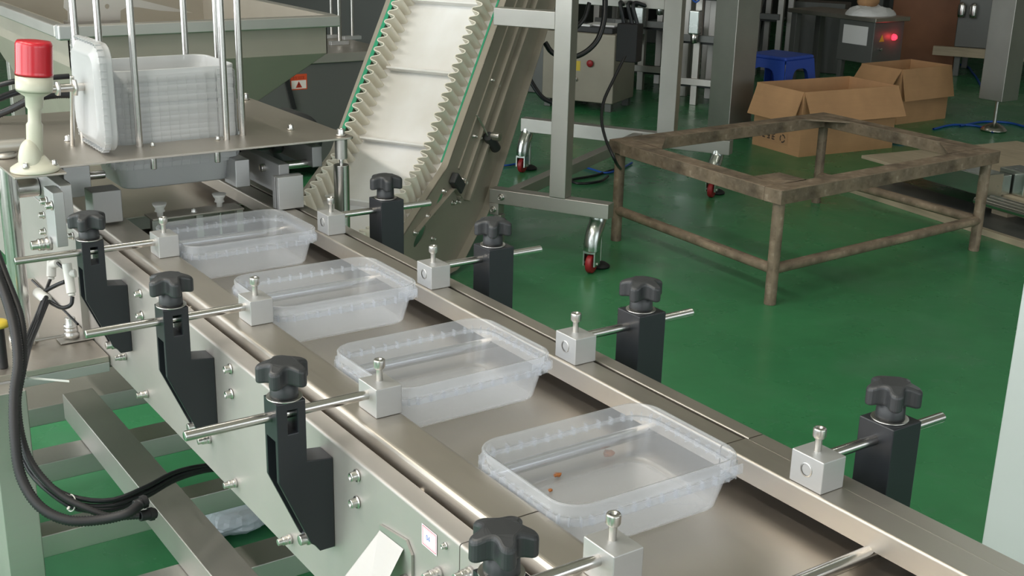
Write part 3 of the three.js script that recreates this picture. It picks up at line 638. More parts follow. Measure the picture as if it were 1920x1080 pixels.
  for (const [a, b, r, label] of [[at(252, 948, 1.925), at(276, 938, 1.94), 0.0085, 'black ribbed connector on the thick conduit'], [at(262, 968, 1.93), at(292, 962, 1.95), 0.0085, 'black ribbed connector on the slim conduit']]) {
    const t = thing('cable_connector', label, 'connector', a.clone()); const m = a.clone().lerp(b, 0.55); part(t, 'body', rod(a, b, r, 18), M.rubber); part(t, 'nut', along(new THREE.CylinderGeometry(r * 1.3, r * 1.3, 0.008, 6), m, m.clone().add(b.clone().sub(a).setLength(0.0081))), M.rubber);
  }
  con([at(-30, 336, 2.3), at(0, 334, 2.3), at(28, 336, 2.29), at(55, 339, 2.28)], 0.0085, 'black corrugated conduit above the chrome pole cap');
  // white cable tie
  const ct = thing('cable_tie', 'white cable tie with a long tail round the hose bundle', 'cable tie', at(40, 708, 1.96));
  part(ct, 'tail', bar(at(22, 706, 1.97), at(130, 715, 1.95), 0.0008, 0.0035, 0.0003), M.nylon);
  part(ct, 'head', along(cbox(0.006, 0.008, 0.006, 0.001), at(44, 708, 1.965), at(47, 708.3, 1.965)), M.nylon);
  const ct2 = thing('cable_tie', 'white cable tie pinching the lower bend of the bundle', 'cable tie', at(133, 945, 1.915));
  part(ct2, 'loop', new THREE.TorusGeometry(0.013, 0.0011, 6, 24).applyQuaternion(new THREE.Quaternion().setFromUnitVectors(V(0, 0, 1), V(0.8, -0.25, -0.2).normalize())).translate(...at(133, 943, 1.925).toArray()), M.nylon);
  part(ct2, 'stub', rod(at(130, 950, 1.91), at(127, 956, 1.905), 0.0022, 8), M.nylon);
  // stop bracket with adjusting screw
  const sb = thing('stop_bracket', 'thin steel bracket with adjusting screw on the mounting plate', 'bracket', onY(160, 630, BPY));
  const q = onY(140, 636, BPY), w = onY(168, 628, BPY);
  part(sb, 'upright', box(w.x - 0.012, w.x + 0.012, BPY, BPY + 0.115, w.z - 0.002, w.z + 0.001, 0.0008).rotateY(0), M.brush);
  part(sb, 'tab', box(q.x - 0.03, w.x + 0.012, BPY + 0.001, BPY + 0.004, q.z - 0.02, q.z + 0.02, 0.001), M.brush);
  screw(sb, V(q.x - 0.005, BPY + 0.004, q.z), V(0, 1, 0), 2.0, stud);
  part(sb, 'adjusting_screw', rod(V(q.x - 0.075, BPY + 0.012, q.z + 0.004), V(q.x - 0.012, BPY + 0.012, q.z + 0.004), 0.003, 12), M.bolt);
  part(sb, 'screw_head', rod(V(q.x - 0.083, BPY + 0.012, q.z + 0.004), V(q.x - 0.072, BPY + 0.012, q.z + 0.004), 0.009, 6), M.bolt);
  // yellow knob at the plate edge
  const yb = at(-2, 612, 2.1);
  const yk = thing('yellow_button', 'yellow mushroom button partly out of view at the plate edge', 'button', yb.clone());
  part(yk, 'cap', lathe([[0, 0.012], [0.012, 0.011], [0.017, 0.006], [0.017, 0], [0, 0]].reverse(), 24).translate(yb.x, yb.y, yb.z), M.yellow);
  part(yk, 'stem', rod(V(yb.x, BPY, yb.z), V(yb.x, yb.y, yb.z), 0.008, 14), M.rubber);
}

// ---------------------------------------------------------------- welded stand under the line
{
  const g = thing('conveyor_stand', 'welded stainless steel stand of square tubes under the conveyor', 'stand', V(0.7, 0, -2.2));
  part(g, 'long_rail', box(0.602, 0.668, 0.362, 0.422, -2.60, -0.4, 0.002), M.brush);
  const y1 = 0.36, y0 = 0.315;
  for (const [za, zb] of [[-2.86, -2.695], [-2.478, -2.40], [-2.155, -2.10], [-1.88, -1.80], [-1.45, -1.39]]) part(g, 'cross_rail', box(0.415, 1.10, y0, y1, za, zb, 0.002), M.brush);
  for (const [z, a] of [[-2.155, 0], [-2.86, 0]]) part(g, 'leg', box(0.355, 0.4145, 0, 0.674, z + 0.055 - 0.06, z + 0.115, 0.002), M.brush);
  for (const z of [-2.8, -2.12]) part(g, 'leg', box(1.101, 1.16, 0, 0.674, z - 0.03, z + 0.03, 0.002), M.brush);
  part(g, 'side_rail', box(0.355, 0.4145, 0.30, 0.36, -2.80, -2.16, 0.002), M.brush);
  part(g, 'lower_rail', box(0.415, 1.10, 0.30, 0.36, -2.95, -2.89, 0.002), M.brush);
}
// plastic bag and coil of cable on the floor below
{
  const p = onY(450, 962, 0.05);
  const g = new THREE.IcosahedronGeometry(1, 5), a = g.attributes.position;
  for (let i = 0; i < a.count; i++) { const v = V(a.getX(i), a.getY(i), a.getZ(i)); const n = Math.abs(fbm(v.x * 0.5 + 0.5, v.z * 0.5 + v.y * 0.3 + 0.5, 3, 3, 7) - 0.5) * 1.1; v.multiplyScalar(0.85 + n * 0.7); a.setXYZ(i, v.x * 0.095, Math.max(-0.0398, v.y * 0.04), v.z * 0.055); }
  g.computeVertexNormals();
  solo('plastic_bag', g.translate(p.x, 0.04, p.z), M.film, 'crumpled clear plastic bag lying on the floor under the stand', 'bag');
  const q = onY(475, 1000, 0.02);
  const t = thing('cable_coil', 'coil of black cable on the floor beside the plastic bag', 'cable', V(q.x, 0, q.z));
  for (let k = 0; k < 7; k++) part(t, 'turn', new THREE.TorusGeometry(0.10 + (k % 3) * 0.012, 0.006, 8, 48).rotateX(Math.PI / 2).translate(q.x + (lattice[k] - 0.5) * 0.02, 0.0075 + Math.floor(k / 3) * 0.0115, q.z + (lattice[k + 9] - 0.5) * 0.02), M.cable);
  const q2 = onY(560, 1078, 0.02);
  const t2 = thing('cable_coil', 'second coil of black cable on the floor, partly under the conveyor', 'cable', V(q2.x, 0, q2.z));
  for (let k = 0; k < 4; k++) part(t2, 'turn', new THREE.TorusGeometry(0.11 + (k % 2) * 0.014, 0.006, 8, 48).rotateX(Math.PI / 2).translate(q2.x + 0.03 + (lattice[k + 3] - 0.5) * 0.02, 0.0075 + Math.floor(k / 2) * 0.0115, q2.z + (lattice[k + 19] - 0.5) * 0.02), M.cable);
}

// ---------------------------------------------------------------- inclined cleated belt conveyor
const TURN = rad(29.28), D2 = V(Math.cos(TURN), 0, -Math.sin(TURN)), D1 = V(Math.sin(TURN), 0, Math.cos(TURN)), IO = V(2.79, 0, -4.24);
// where a pixel meets the upright plane t (across) or s (along) of the inclined conveyor: [s, y, t]
const local = p => { const q = p.clone().sub(IO); return [q.dot(D2), q.y, q.dot(D1)]; };
const onT = (px, py, t) => { const d = ray(px, py), k = IO.clone().addScaledVector(D1, t).sub(CAM).dot(D1) / d.dot(D1); return local(d.multiplyScalar(k).add(CAM)); };
const onS = (px, py, s) => { const d = ray(px, py), k = IO.clone().addScaledVector(D2, s).sub(CAM).dot(D2) / d.dot(D2); return local(d.multiplyScalar(k).add(CAM)); };
{
  const g = thing('inclined_conveyor', 'inclined conveyor with white cleated belt and wavy sidewalls', 'conveyor', V(0, 0, 0));
  g.position.copy(IO); g.rotation.y = TURN; g.shift = undefined;
  const P = (name, geo, mat, o = {}) => part(g, name, geo, mat, { local: true, ...o });
  const u = [0.62, 0.785], n = [-0.785, 0.62], A = 1.75;
  const pt = (a, k) => [u[0] * a + n[0] * k, u[1] * a + n[1] * k];
  const low = [-0.866, -0.5];
  // belt centreline: low part at 30 degrees, then the steep part
  const knee = pt(0.105, 0.505), lowEnd = [knee[0] + low[0] * 0.42, knee[1] + low[1] * 0.42], tail = [lowEnd[0] - 0.16, lowEnd[1]], topEnd = pt(A, 0.505);
  const path = []; const push = (a, b, m) => { for (let i = 0; i < m; i++) path.push([a[0] + (b[0] - a[0]) * i / m, a[1] + (b[1] - a[1]) * i / m]); };
  const soft = 0.10, k0 = [knee[0] + low[0] * soft, knee[1] + low[1] * soft], k1 = [knee[0] + u[0] * soft, knee[1] + u[1] * soft];
  push(tail, lowEnd, 10); push(lowEnd, k0, 22); for (let i = 0; i < 14; i++) { const t = i / 14; path.push([0, 1].map(q => (1 - t) ** 2 * k0[q] + 2 * t * (1 - t) * knee[q] + t * t * k1[q])); } push(k1, topEnd, 110); path.push(topEnd);
  const arc = [0]; for (let i = 1; i < path.length; i++) arc.push(arc[i - 1] + Math.hypot(path[i][0] - path[i - 1][0], path[i][1] - path[i - 1][1]));
  const sample = d => { let i = 1; while (i < arc.length - 1 && arc[i] < d) i++; const f = (d - arc[i - 1]) / (arc[i] - arc[i - 1]), a = path[i - 1], b = path[i], l = arc[i] - arc[i - 1]; const tx = (b[0] - a[0]) / l, ty = (b[1] - a[1]) / l; return { x: a[0] + (b[0] - a[0]) * f, y: a[1] + (b[1] - a[1]) * f, nx: -ty, ny: tx }; };
  const T0 = -0.515, T1 = -0.035, L = arc[arc.length - 1];
  // belt as a folded sheet
  const beltPts = path.map(p => [...p]);
  P('belt', sheet(beltPts, 0.0001, 0.006, T0, T1), M.belt, { label: 'smooth white belt surface' });
  // wavy sidewalls: a thin wall swept along the belt, weaving from side to side
  const wave = (tc) => {
    const N = Math.round(L / 0.0038), H = 0.104, th = 0.0024, amp = 0.019, period = 0.0455, strips = [];
    const row = (h, o) => { const r = []; for (let i = 0; i <= N; i++) { const d = Math.min(L * i / N, L - 1e-4), s = sample(d), ph = d / period * 2 * Math.PI, w = amp * Math.sin(ph + 0.35 * Math.sin(2 * ph)), q = o / Math.sqrt(1 + (amp * 2 * Math.PI / period * Math.cos(ph)) ** 2); const tx = s.ny, ty = -s.nx; const k = -o * 0.8 * Math.cos(ph); r.push([s.x + s.nx * h + tx * k, s.y + s.ny * h + ty * k, tc + w + q]); } return r; };
    const face = (ra, rb) => { const pos = [...ra.flat(), ...rb.flat()], idx = [], m = N + 1; for (let i = 0; i < N; i++) idx.push(i, m + i, i + 1, i + 1, m + i, m + i + 1); const q = new THREE.BufferGeometry(); q.setAttribute('position', new THREE.Float32BufferAttribute(pos, 3)); q.setIndex(idx); q.computeVertexNormals(); return q; };
    return mergeGeometries([face(row(0, -th), row(H, -th)), face(row(H, -th), row(H, th)), face(row(H, th), row(0, th))]);
  };
  P('sidewall', wave(T0 + 0.045), M.sidewall, { label: 'cream corrugated rubber sidewall' }); P('sidewall', wave(T1 - 0.045), M.sidewall, { label: 'cream corrugated rubber sidewall' });
  // cleats
  for (const d of [0.36, 0.70, 1.04, 1.38, 1.72]) {
    const s = sample(d); const q = cbox(0.010, 0.045, T1 - T0 - 0.14, 0.003); q.rotateZ(Math.atan2(s.ny, s.nx) - Math.PI / 2 + 0.25).translate(s.x + s.nx * 0.02, s.y + s.ny * 0.02, (T0 + T1) / 2); P('cleat', q, M.belt);
  }
  // side plates, each one sheet with a knee; slots cut through the near one
  const top = [pt(A, 0.57), pt(0.13, 0.57)], up2 = [-0.72, 0.235];
  const outline = [pt(A, 0.535), [-0.335, 0.448], [-0.70, 0.228], [-0.84, 0.19], [-0.84, 0.02], [-0.30, 0.02], [-0.24, 0.052], [-0.035, 0.205], pt(A, 0.19)];
  const ell = (c, a, b, rot) => { const o = []; for (let i = 0; i < 20; i++) { const t = -i / 20 * 2 * Math.PI, x = a * Math.cos(t), y = b * Math.sin(t); o.push([c[0] + x * Math.cos(rot) - y * Math.sin(rot), c[1] + x * Math.sin(rot) + y * Math.cos(rot)]); } return o; };
  const h1 = onT(787, 443, 0), h2 = onT(823, 380, 0);
  const plate = P('side_plate', extrude(outline, 0.004, 0, [ell(h1, 0.055, 0.02, 0.62), ell(h2, 0.06, 0.014, 0.8)]).translate(0, 0, -0.004), M.dull);
  P('side_plate', extrude(outline, 0.004).translate(0, 0, -0.556), M.dull);
  const strip = (k0, k1, t0, t1, a0 = 0.2, a1 = A, name = 'flange') => { const [p, q, r, s] = [pt(a0, k0), pt(a1, k0), pt(a1, k1), pt(a0, k1)]; return P(name, extrude([p, q, r, s], t1 - t0).translate(0, 0, t0), M.dull); };
  const fold = (pts, w, t0, t1, mat = M.dull, name = 'flange') => { const q = sheet(pts, 0.02, w, t0, t1); return P(name, q, mat); };
  fold([[-0.84, 0.188], [-0.70, 0.228], [-0.335, 0.448], pt(A, 0.535)], 0.004, -0.032, 0.0);
  fold([[-0.84, 0.02], [-0.30, 0.02], [-0.24, 0.052], [-0.035, 0.205], pt(A, 0.19)].map(p => p), 0.004, -0.002, 0.035);
  strip(0.395, 0.388, 0, 0.018, 0.08); strip(0.335, 0.322, 0, 0.03, 0.10);
  strip(0.46, 0.45, 0, 0.006, 0.18);
  fold([[-0.60, 0.245], [-0.30, 0.36], [-0.24, 0.305]], 0.004, 0.0, 0.022);
  fold([[-0.84, 0.188], [-0.70, 0.228], [-0.335, 0.448], pt(A, 0.575)], 0.004, -0.56, -0.535);
  // green edge strips
  const gs = (t0, t1, k) => { const q = sheet([pt(0.16, k), pt(A, k)], 0.001, 0.004, t0, t1); P('edge_strip', q, M.greenStrip, { label: 'green plastic edge strip' }); };
  gs(-0.038, -0.030, 0.541); gs(-0.534, -0.516, 0.560);
  // liner between sidewall and plate
  P('liner', extrude([pt(0.13, 0.47), pt(A, 0.47), pt(A, 0.539), pt(0.13, 0.539)], 0.006).translate(0, 0, -0.036), M.belt);
  // screws
  const scr = (px, py, s) => { const q = onT(px, py, 0); const m = screw(plate, V(q[0], q[1], 0), V(0, 0, 1), s); };
  for (const [px, py] of [[862, 345], [870, 342], [848, 380], [857, 378], [810, 447], [800, 405], [830, 358], [777, 436], [920, 150], [931, 160], [888, 255], [897, 258], [866, 336]]) scr(px, py, 1.6);
  // black bearing block and the spring latch with its hook rods
  const b0 = onT(855, 343, 0.01); const bl = cbox(0.09, 0.05, 0.03, 0.006); bl.rotateZ(-0.75).translate(b0[0], b0[1], 0.016); P('bearing_block', bl, M.dark);
  const l0 = onT(893, 215, 0.01), l1 = onT(915, 255, 0.03), l2 = onT(930, 278, 0.03);
  const lt = P('latch', rod(V(...l1), V(...l2), 0.022, 16), M.dark);
  for (const o of [0, 0.02]) part(lt, 'latch_rod', rod(V(l0[0] + o, l0[1] - o * 0.6, l0[2]), V(l1[0] + o * 0.6, l1[1] - o * 0.4, l1[2]), 0.003, 8), M.bolt, { local: true });
  part(lt, 'solenoid', rod(V(l1[0] + 0.012, l1[1], l1[2] + 0.012), V(l1[0] + 0.012, l1[1], l1[2] + 0.05), 0.018, 14), M.bolt, { local: true });
  // drum cover at the low end
  P('tail_cover', box(-0.90, -0.84, 0.02, 0.20, -0.552, 0, 0.004), M.dull);

  // floor stand of the inclined conveyor: tubes, posts, castors and jacking feet
  const st = thing('castor_stand', 'welded square tube stand on castors that carries the inclined conveyor', 'stand', V(0, 0, 0));
  st.position.copy(IO); st.rotation.y = TURN; st.shift = undefined;
  const S = (name, geo, mat) => part(st, name, geo, mat, { local: true });
  S('front_bar', box(-0.03, 0.03, 0.24, 0.302, 0.032, 0.575, 0.003), M.brush);
  S('front_bar', box(-0.03, 0.03, 0.24, 0.302, -0.62, -0.57, 0.003), M.brush);
  S('rear_bar', box(1.565, 1.63, 0.225, 0.30, -0.60, 0.60, 0.003), M.brush);
  S('side_bar', box(0.0305, 1.5645, 0.24, 0.29, 0.07, 0.12, 0.003), M.brush);
  const pf = onS(1050, 372, 0.0);
  S('post', box(-0.034, 0.034, 0.3025, 2.2, pf[2] - 0.036, pf[2] + 0.036, 0.003), M.brush);
  const pr = onS(1256, 236, 1.6), pq = onS(1270, 5, 1.6);
  S('post', box(1.566, 1.63, 0.3005, 2.2, pr[2] - 0.06, pr[2] + 0.035, 0.003), M.brush);
  const tb = onS(1150, 3, 1.6);
  S('top_bar', box(1.57, 1.625, tb[1] - 0.022, tb[1] + 0.05, -0.60, pr[2] - 0.0605, 0.003), M.brush);
  const tie = onS(1022, 24, 0.0);
  S('tie_plate', box(-0.03, 0.03, tie[1] - 0.06, tie[1] + 0.01, 0.036, pf[2] - 0.0365, 0.003), M.brush);
  const j0 = onS(1164, 112, 1.55), j1 = onS(1206, 44, 1.55);
  const jb = S('junction_box', box(1.47, 1.56, j0[1], j1[1], j0[2], j1[2], 0.006), M.rubber);
  for (const f of [0.2, 0.6, 0.85]) part(jb, 'cable', tube([V(1.515, j1[1] - 0.01, j0[2] + (j1[2] - j0[2]) * f), V(1.52, j1[1] + 0.1, j0[2] + (j1[2] - j0[2]) * f - 0.03), V(1.58, tb[1] - 0.01, j0[2] + (j1[2] - j0[2]) * f - 0.05 + f * 0.08)], 0.011, 20, 8), M.cable, { local: true });
  S('end_plate', box(-0.028, 0.028, 0.19, 0.2395, 0.032, 0.075, 0.002), M.brush);
  S('drop_leg', box(-0.02, 0.02, 0.02, 0.1895, 0.05, 0.085, 0.002), M.brush);
  screw(st, V(-0.03, 0.272, 0.09), V(-1, 0, 0), 2); screw(st, V(-0.028, 0.214, 0.053), V(-1, 0, 0), 1.8);
  const castor = (s, t, dir) => {
    const pts = [V(s, 0.24, t), V(s - dir * 0.012, 0.205, t), V(s - dir * 0.045, 0.165, t), V(s - dir * 0.06, 0.12, t), V(s - dir * 0.06, 0.10, t)];
    S('castor_arm', tube(pts, 0.035, 24, 18), M.zinc);
    const cs = s - dir * 0.06;
    const fork = S('castor_fork', box(cs - 0.028, cs + 0.028, 0.035, 0.098, t - 0.027, t + 0.027, 0.004), M.zinc);
    fork.geometry = boxUV(cut(box(cs - 0.028, cs + 0.028, 0.035, 0.098, t - 0.027, t + 0.027), box(cs - 0.06, cs + 0.06, 0.0, 0.088, t - 0.021, t + 0.021)));
    part(fork, 'swivel', lathe([[0, 0], [0.032, 0], [0.034, 0.004], [0.034, 0.01], [0.028, 0.014], [0, 0.014]], 22).translate(cs, 0.096, t), M.zinc, { local: true });
    const w = part(fork, 'wheel', lathe([[0, -0.014], [0.026, -0.014], [0.037, -0.013], [0.041, -0.008], [0.041, 0.008], [0.037, 0.013], [0.026, 0.014], [0, 0.014]], 30).rotateX(Math.PI / 2).translate(cs, 0.0415, t), M.caster, { local: true });
    part(fork, 'axle', rod(V(cs, 0.0415, t - 0.031), V(cs, 0.0415, t + 0.031), 0.007, 12), M.bolt, { local: true });
    const foot = S('jack_foot', lathe([[0, 0], [0.042, 0], [0.043, 0.008], [0.03, 0.018], [0.012, 0.026], [0, 0.028]], 24).translate(s + dir * 0.035, 0.002, t - 0.0), M.rubber);
    part(foot, 'jack_screw', rod(V(s + dir * 0.035, 0.028, t), V(s + dir * 0.035, 0.24, t), 0.007, 10), M.bolt, { local: true });
  };
  castor(0.045, 0.505, 1); castor(1.60, -0.57, 1); castor(1.60, 0.53, 1);
}
// loose cables round the stand
{
  const hose = (pts, r, m, name, label, cat) => solo(name, tube(pts, r, 90, 8), m, label, cat);
  hose([at(1172, 105, 5.4), at(1150, 150, 5.35), at(1132, 190, 5.3), at(1128, 225, 5.25), at(1136, 262, 5.2), at(1152, 298, 5.15), onY(1150, 318, 0.012), onY(1110, 330, 0.008), onY(1070, 338, 0.008), onY(1085, 344, 0.008), onY(1125, 340, 0.008), onY(1140, 330, 0.012)], 0.007, M.cable, 'power_cable', 'black cable hanging down and coiling on the floor by the stand', 'cable');
  hose([at(1135, -10, 5.6), at(1132, 40, 5.6), at(1118, 78, 5.6), at(1090, 102, 5.6), at(1062, 108, 5.6), at(1035, 98, 5.6), at(1022, 80, 5.6)], 0.013, M.cable, 'power_cable', 'thick black cable drooping behind the stand post', 'cable');
  hose([at(1105, 5, 5.8), at(1095, 35, 5.8), at(1072, 58, 5.8), at(1045, 65, 5.8)], 0.010, M.cable, 'power_cable', 'shorter black cable above the drooping one behind the post', 'cable');
  hose([at(985, 130, 6.2), at(1000, 160, 6.2), at(1020, 185, 6.2), at(1045, 195, 6.2)], 0.012, M.cable, 'power_cable', 'black cable behind the inclined conveyor frame', 'cable');
  const by = 0.008;
  hose([onY(1068, 308, by), onY(1085, 310, by), onY(1112, 318, by), onY(1135, 324, by), onY(1160, 318, by), onY(1185, 305, by)], 0.006, M.hose, 'air_hose', 'blue air hose on the floor beside the coiled black cable', 'hose');
  hose([onY(1262, 305, by), onY(1285, 318, by), onY(1310, 326, by), onY(1330, 322, by)], 0.006, M.hose, 'air_hose', 'short blue air hose on the floor by the far castor', 'hose');
  hose([onY(1400, 240, by), onY(1425, 252, by), onY(1448, 262, by)], 0.006, M.hose, 'air_hose', 'blue air hose vanishing under the cardboard box', 'hose');
  hose([onY(1655, 264, by), onY(1690, 268, by), onY(1712, 262, by), onY(1700, 255, by)], 0.007, M.hose, 'air_hose', 'blue air hose curling out past the cardboard box', 'hose');
  hose([onY(1750, 242, by), onY(1790, 234, by), onY(1830, 236, by), onY(1862, 248, by)], 0.008, M.hose, 'air_hose', 'blue air hose running to the levelling foot', 'hose');
  hose([onY(1800, 236, by), onY(1850, 228, by), onY(1890, 230, by), onY(1930, 240, by)], 0.008, M.hose, 'air_hose', 'blue air hose passing behind the levelling foot', 'hose');
  hose([onY(1770, 118, by), onY(1805, 122, by), onY(1825, 138, by), onY(1842, 165, by)], 0.009, M.hose, 'air_hose', 'blue air hose curving on the floor behind the cardboard boxes', 'hose');
  hose([onY(918, 285, by), onY(925, 300, by), onY(945, 310, by), onY(975, 306, by)], 0.006, M.hose, 'air_hose', 'blue air hose under the inclined conveyor latch', 'hose');
}

// ---------------------------------------------------------------- rusty frame
{
  const leg = [V(3.38, 0, -3.12), V(4.75, 0, -3.19), V(4.80, 0, -4.18), V(3.43, 0, -4.13)];
  const g = thing('rusty_frame', 'low rusty steel table frame with pipe legs on the green floor', 'frame', V(4.09, 0, -3.66));
  const top = 0.462, h = 0.056, w = 0.085;
  for (const p of leg) part(g, 'leg', rod(V(p.x, 0, p.z), V(p.x, top - h + 0.004, p.z), 0.0235, 22), M.rust);
  const ctr = V(4.09, 0, -3.655);
  const C = leg.map(p => { const d = p.clone().sub(ctr); return V(p.x + Math.sign(d.x) * 0.035, top - h / 2, p.z + Math.sign(d.z) * 0.035); });
  for (let i = 0; i < 4; i++) {
    const a = C[i].clone(), b = C[(i + 1) % 4].clone(), d = b.clone().sub(a).normalize(), n = V(-d.z, 0, d.x), inn = n.clone().multiplyScalar(n.dot(ctr.clone().sub(a)) > 0 ? w / 2 - 0.005 : -w / 2 + 0.005);
    const trim = i % 2 ? w * 0.97 : 0;      // butt joints at the corners
    a.add(inn).addScaledVector(d, trim); b.add(inn).addScaledVector(d, -trim);
    part(g, 'top_rail', bar(a, b, w, h, 0.003), M.rust);
  }
  for (let i = 0; i < 4; i++) {             // corner gussets
    const p = C[i], sx = Math.sign(ctr.x - p.x), sz = Math.sign(ctr.z - p.z), L = 0.20, o = w - 0.006;
    const s = (i === 0 ? [[o, o], [o + 0.15, o], [o + 0.15, o + 0.15], [o, o + 0.15]] : [[o, o], [o + L * 0.9, o], [o, o + L * 0.9]]).map(q => [p.x + sx * q[0], -(p.z + sz * q[1])]);
    if (sx * sz > 0) s.reverse();
    part(g, 'gusset', extrude(s, 0.008).rotateX(-Math.PI / 2).translate(0, top - 0.008, 0), M.rust);
  }
  const y = 0.142;
  for (const [i, j] of [[3, 0], [0, 1], [1, 2]]) part(g, 'stretcher', rod(V(leg[i].x, y, leg[i].z), V(leg[j].x, y, leg[j].z), 0.0215, 20), M.rust);
}

// ---------------------------------------------------------------- cardboard boxes
function carton(label, o, ex, lx, lz, H, flaps, print) {
  // o: near corner on the floor; ex: turn about y; the box runs lx along local x and lz along local -z
  const g = thing('cardboard_box', label, 'box', V(0, 0, 0)); g.shift = undefined; g.position.copy(o); g.rotation.y = ex;
  const t = 0.006, P = (n, q, m = M.card) => part(g, n, q, m, { local: true });
  P('bottom', box(0, lx, 0, t, -lz, 0)); const front = P('wall', box(0, lx, t, H, -t, 0)); P('wall', box(0, lx, t, H, -lz, -lz + t));
  const left = P('wall', box(0, t, t, H, -lz + t, -t)); P('wall', box(lx - t, lx, t, H, -lz + t, -t));
  const flap = (len, dep, ang, turn, x, z) => { const q = box(-len / 2, len / 2, 0, dep, -t / 2, t / 2); q.rotateX(ang).rotateY(turn).translate(x, H - 0.002, z); return P('flap', q); };
  flap(lx * 0.985, flaps.d, flaps.front, 0, lx / 2, -t / 2); flap(lx * 0.985, flaps.d, flaps.rear, Math.PI, lx / 2, -lz + t / 2);
  flap(lz * 0.96, flaps.d, flaps.left, -Math.PI / 2, t / 2, -lz / 2); flap(lz * 0.96, flaps.d, flaps.right, Math.PI / 2, lx - t / 2, -lz / 2);
  if (print) {
    const m = canvasMat(512, 128, (x, w, h) => {
      x.fillStyle = '#b88f69'; x.fillRect(0, 0, w, h); x.fillStyle = '#4a3d36'; x.strokeStyle = '#4a3d36';
      for (let i = 0; i < 4; i++) { const a = 16 + i * 78; for (const [p, q, c, d] of [[0, 34, 56, 12], [22, 20, 12, 82], [4, 62, 50, 11], [i % 2 ? 2 : 40, 48, 11, 50], [6, 90, 46, 11]]) x.fillRect(a + p, q, c, d); }
      x.lineWidth = 15; x.beginPath(); x.arc(430, 64, 38, 0.3, 1.9); x.stroke(); x.beginPath(); x.arc(430, 64, 38, 2.4, 4.0); x.stroke(); x.beginPath(); x.arc(430, 64, 38, 4.5, 6.1); x.stroke();
    }, { roughness: 0.85 });
    const q = new THREE.PlaneGeometry(lz * 0.66, 0.075); q.rotateY(-Math.PI / 2).translate(-0.002, H * 0.22, -lz * 0.58); part(left, 'print', q, m, { local: true, keepUV: true });
  }
  return g;
}
{
  const a = onY(1497, 295, 0), b = onY(1672, 277, 0), c = onY(1424, 268, 0);
  carton('open cardboard box with printed marks right behind the rusty frame', a, -Math.atan2(b.z - a.z, b.x - a.x), a.distanceTo(b), 0.44, 0.395, { d: 0.20, front: rad(152), rear: rad(160), left: rad(160), right: rad(165) }, true);
  const e = onY(1680, 234, 0), f = onY(1772, 222, 0);
  carton('plainer open cardboard box further back by the red lamp cabinet', e, -Math.atan2(f.z - e.z, f.x - e.x), e.distanceTo(f), 0.36, 0.385, { d: 0.22, front: rad(166), rear: rad(165), left: rad(140), right: rad(168) }, false);
}

// ---------------------------------------------------------------- blue stool
{
  const p = onY(1462, 215, 0), g = thing('plastic_stool', 'blue moulded plastic stool behind the cardboard box', 'stool', V(0, 0, 0));
  g.shift = undefined; g.position.set(6.20, 0, -5.84); g.rotation.y = 0.15;
  const H = 0.50, W = 0.33, B = 0.43;
  part(g, 'seat', box(-W / 2, W / 2, H - 0.03, H, -W / 2, W / 2, 0.022), M.blue, { local: true });
  for (let i = 0; i < 4; i++) {            // each side is one arched panel, leaning in
    const s = new THREE.Shape([[-B / 2, 0], [B / 2, 0], [W / 2 - 0.008, H - 0.022], [-W / 2 + 0.008, H - 0.022]].map(q => new THREE.Vector2(...q)));
    const arch = new THREE.Path(); const k = 0.115; arch.moveTo(-B / 2 + 0.075, -0.001); arch.lineTo(-0.095, H - 0.16); arch.quadraticCurveTo(-0.088, H - 0.085, -0.03, H - 0.08); arch.lineTo(0.03, H - 0.08); arch.quadraticCurveTo(0.088, H - 0.085, 0.095, H - 0.16); arch.lineTo(B / 2 - 0.075, -0.001);
    const pts = [[-B / 2, 0], ...arch.getPoints(8).map(q => [q.x, Math.max(0, q.y)]), [B / 2, 0], [W / 2 - 0.008, H - 0.022], [-W / 2 + 0.008, H - 0.022]];
    const q = extrude(pts, 0.006, 0); const lean = Math.atan2((B - W) / 2, H);
    q.translate(0, 0, -0.006).rotateX(-lean).translate(0, 0, B / 2).rotateY(i * Math.PI / 2);
    part(g, 'side', q, M.blue, { local: true });
  }
}

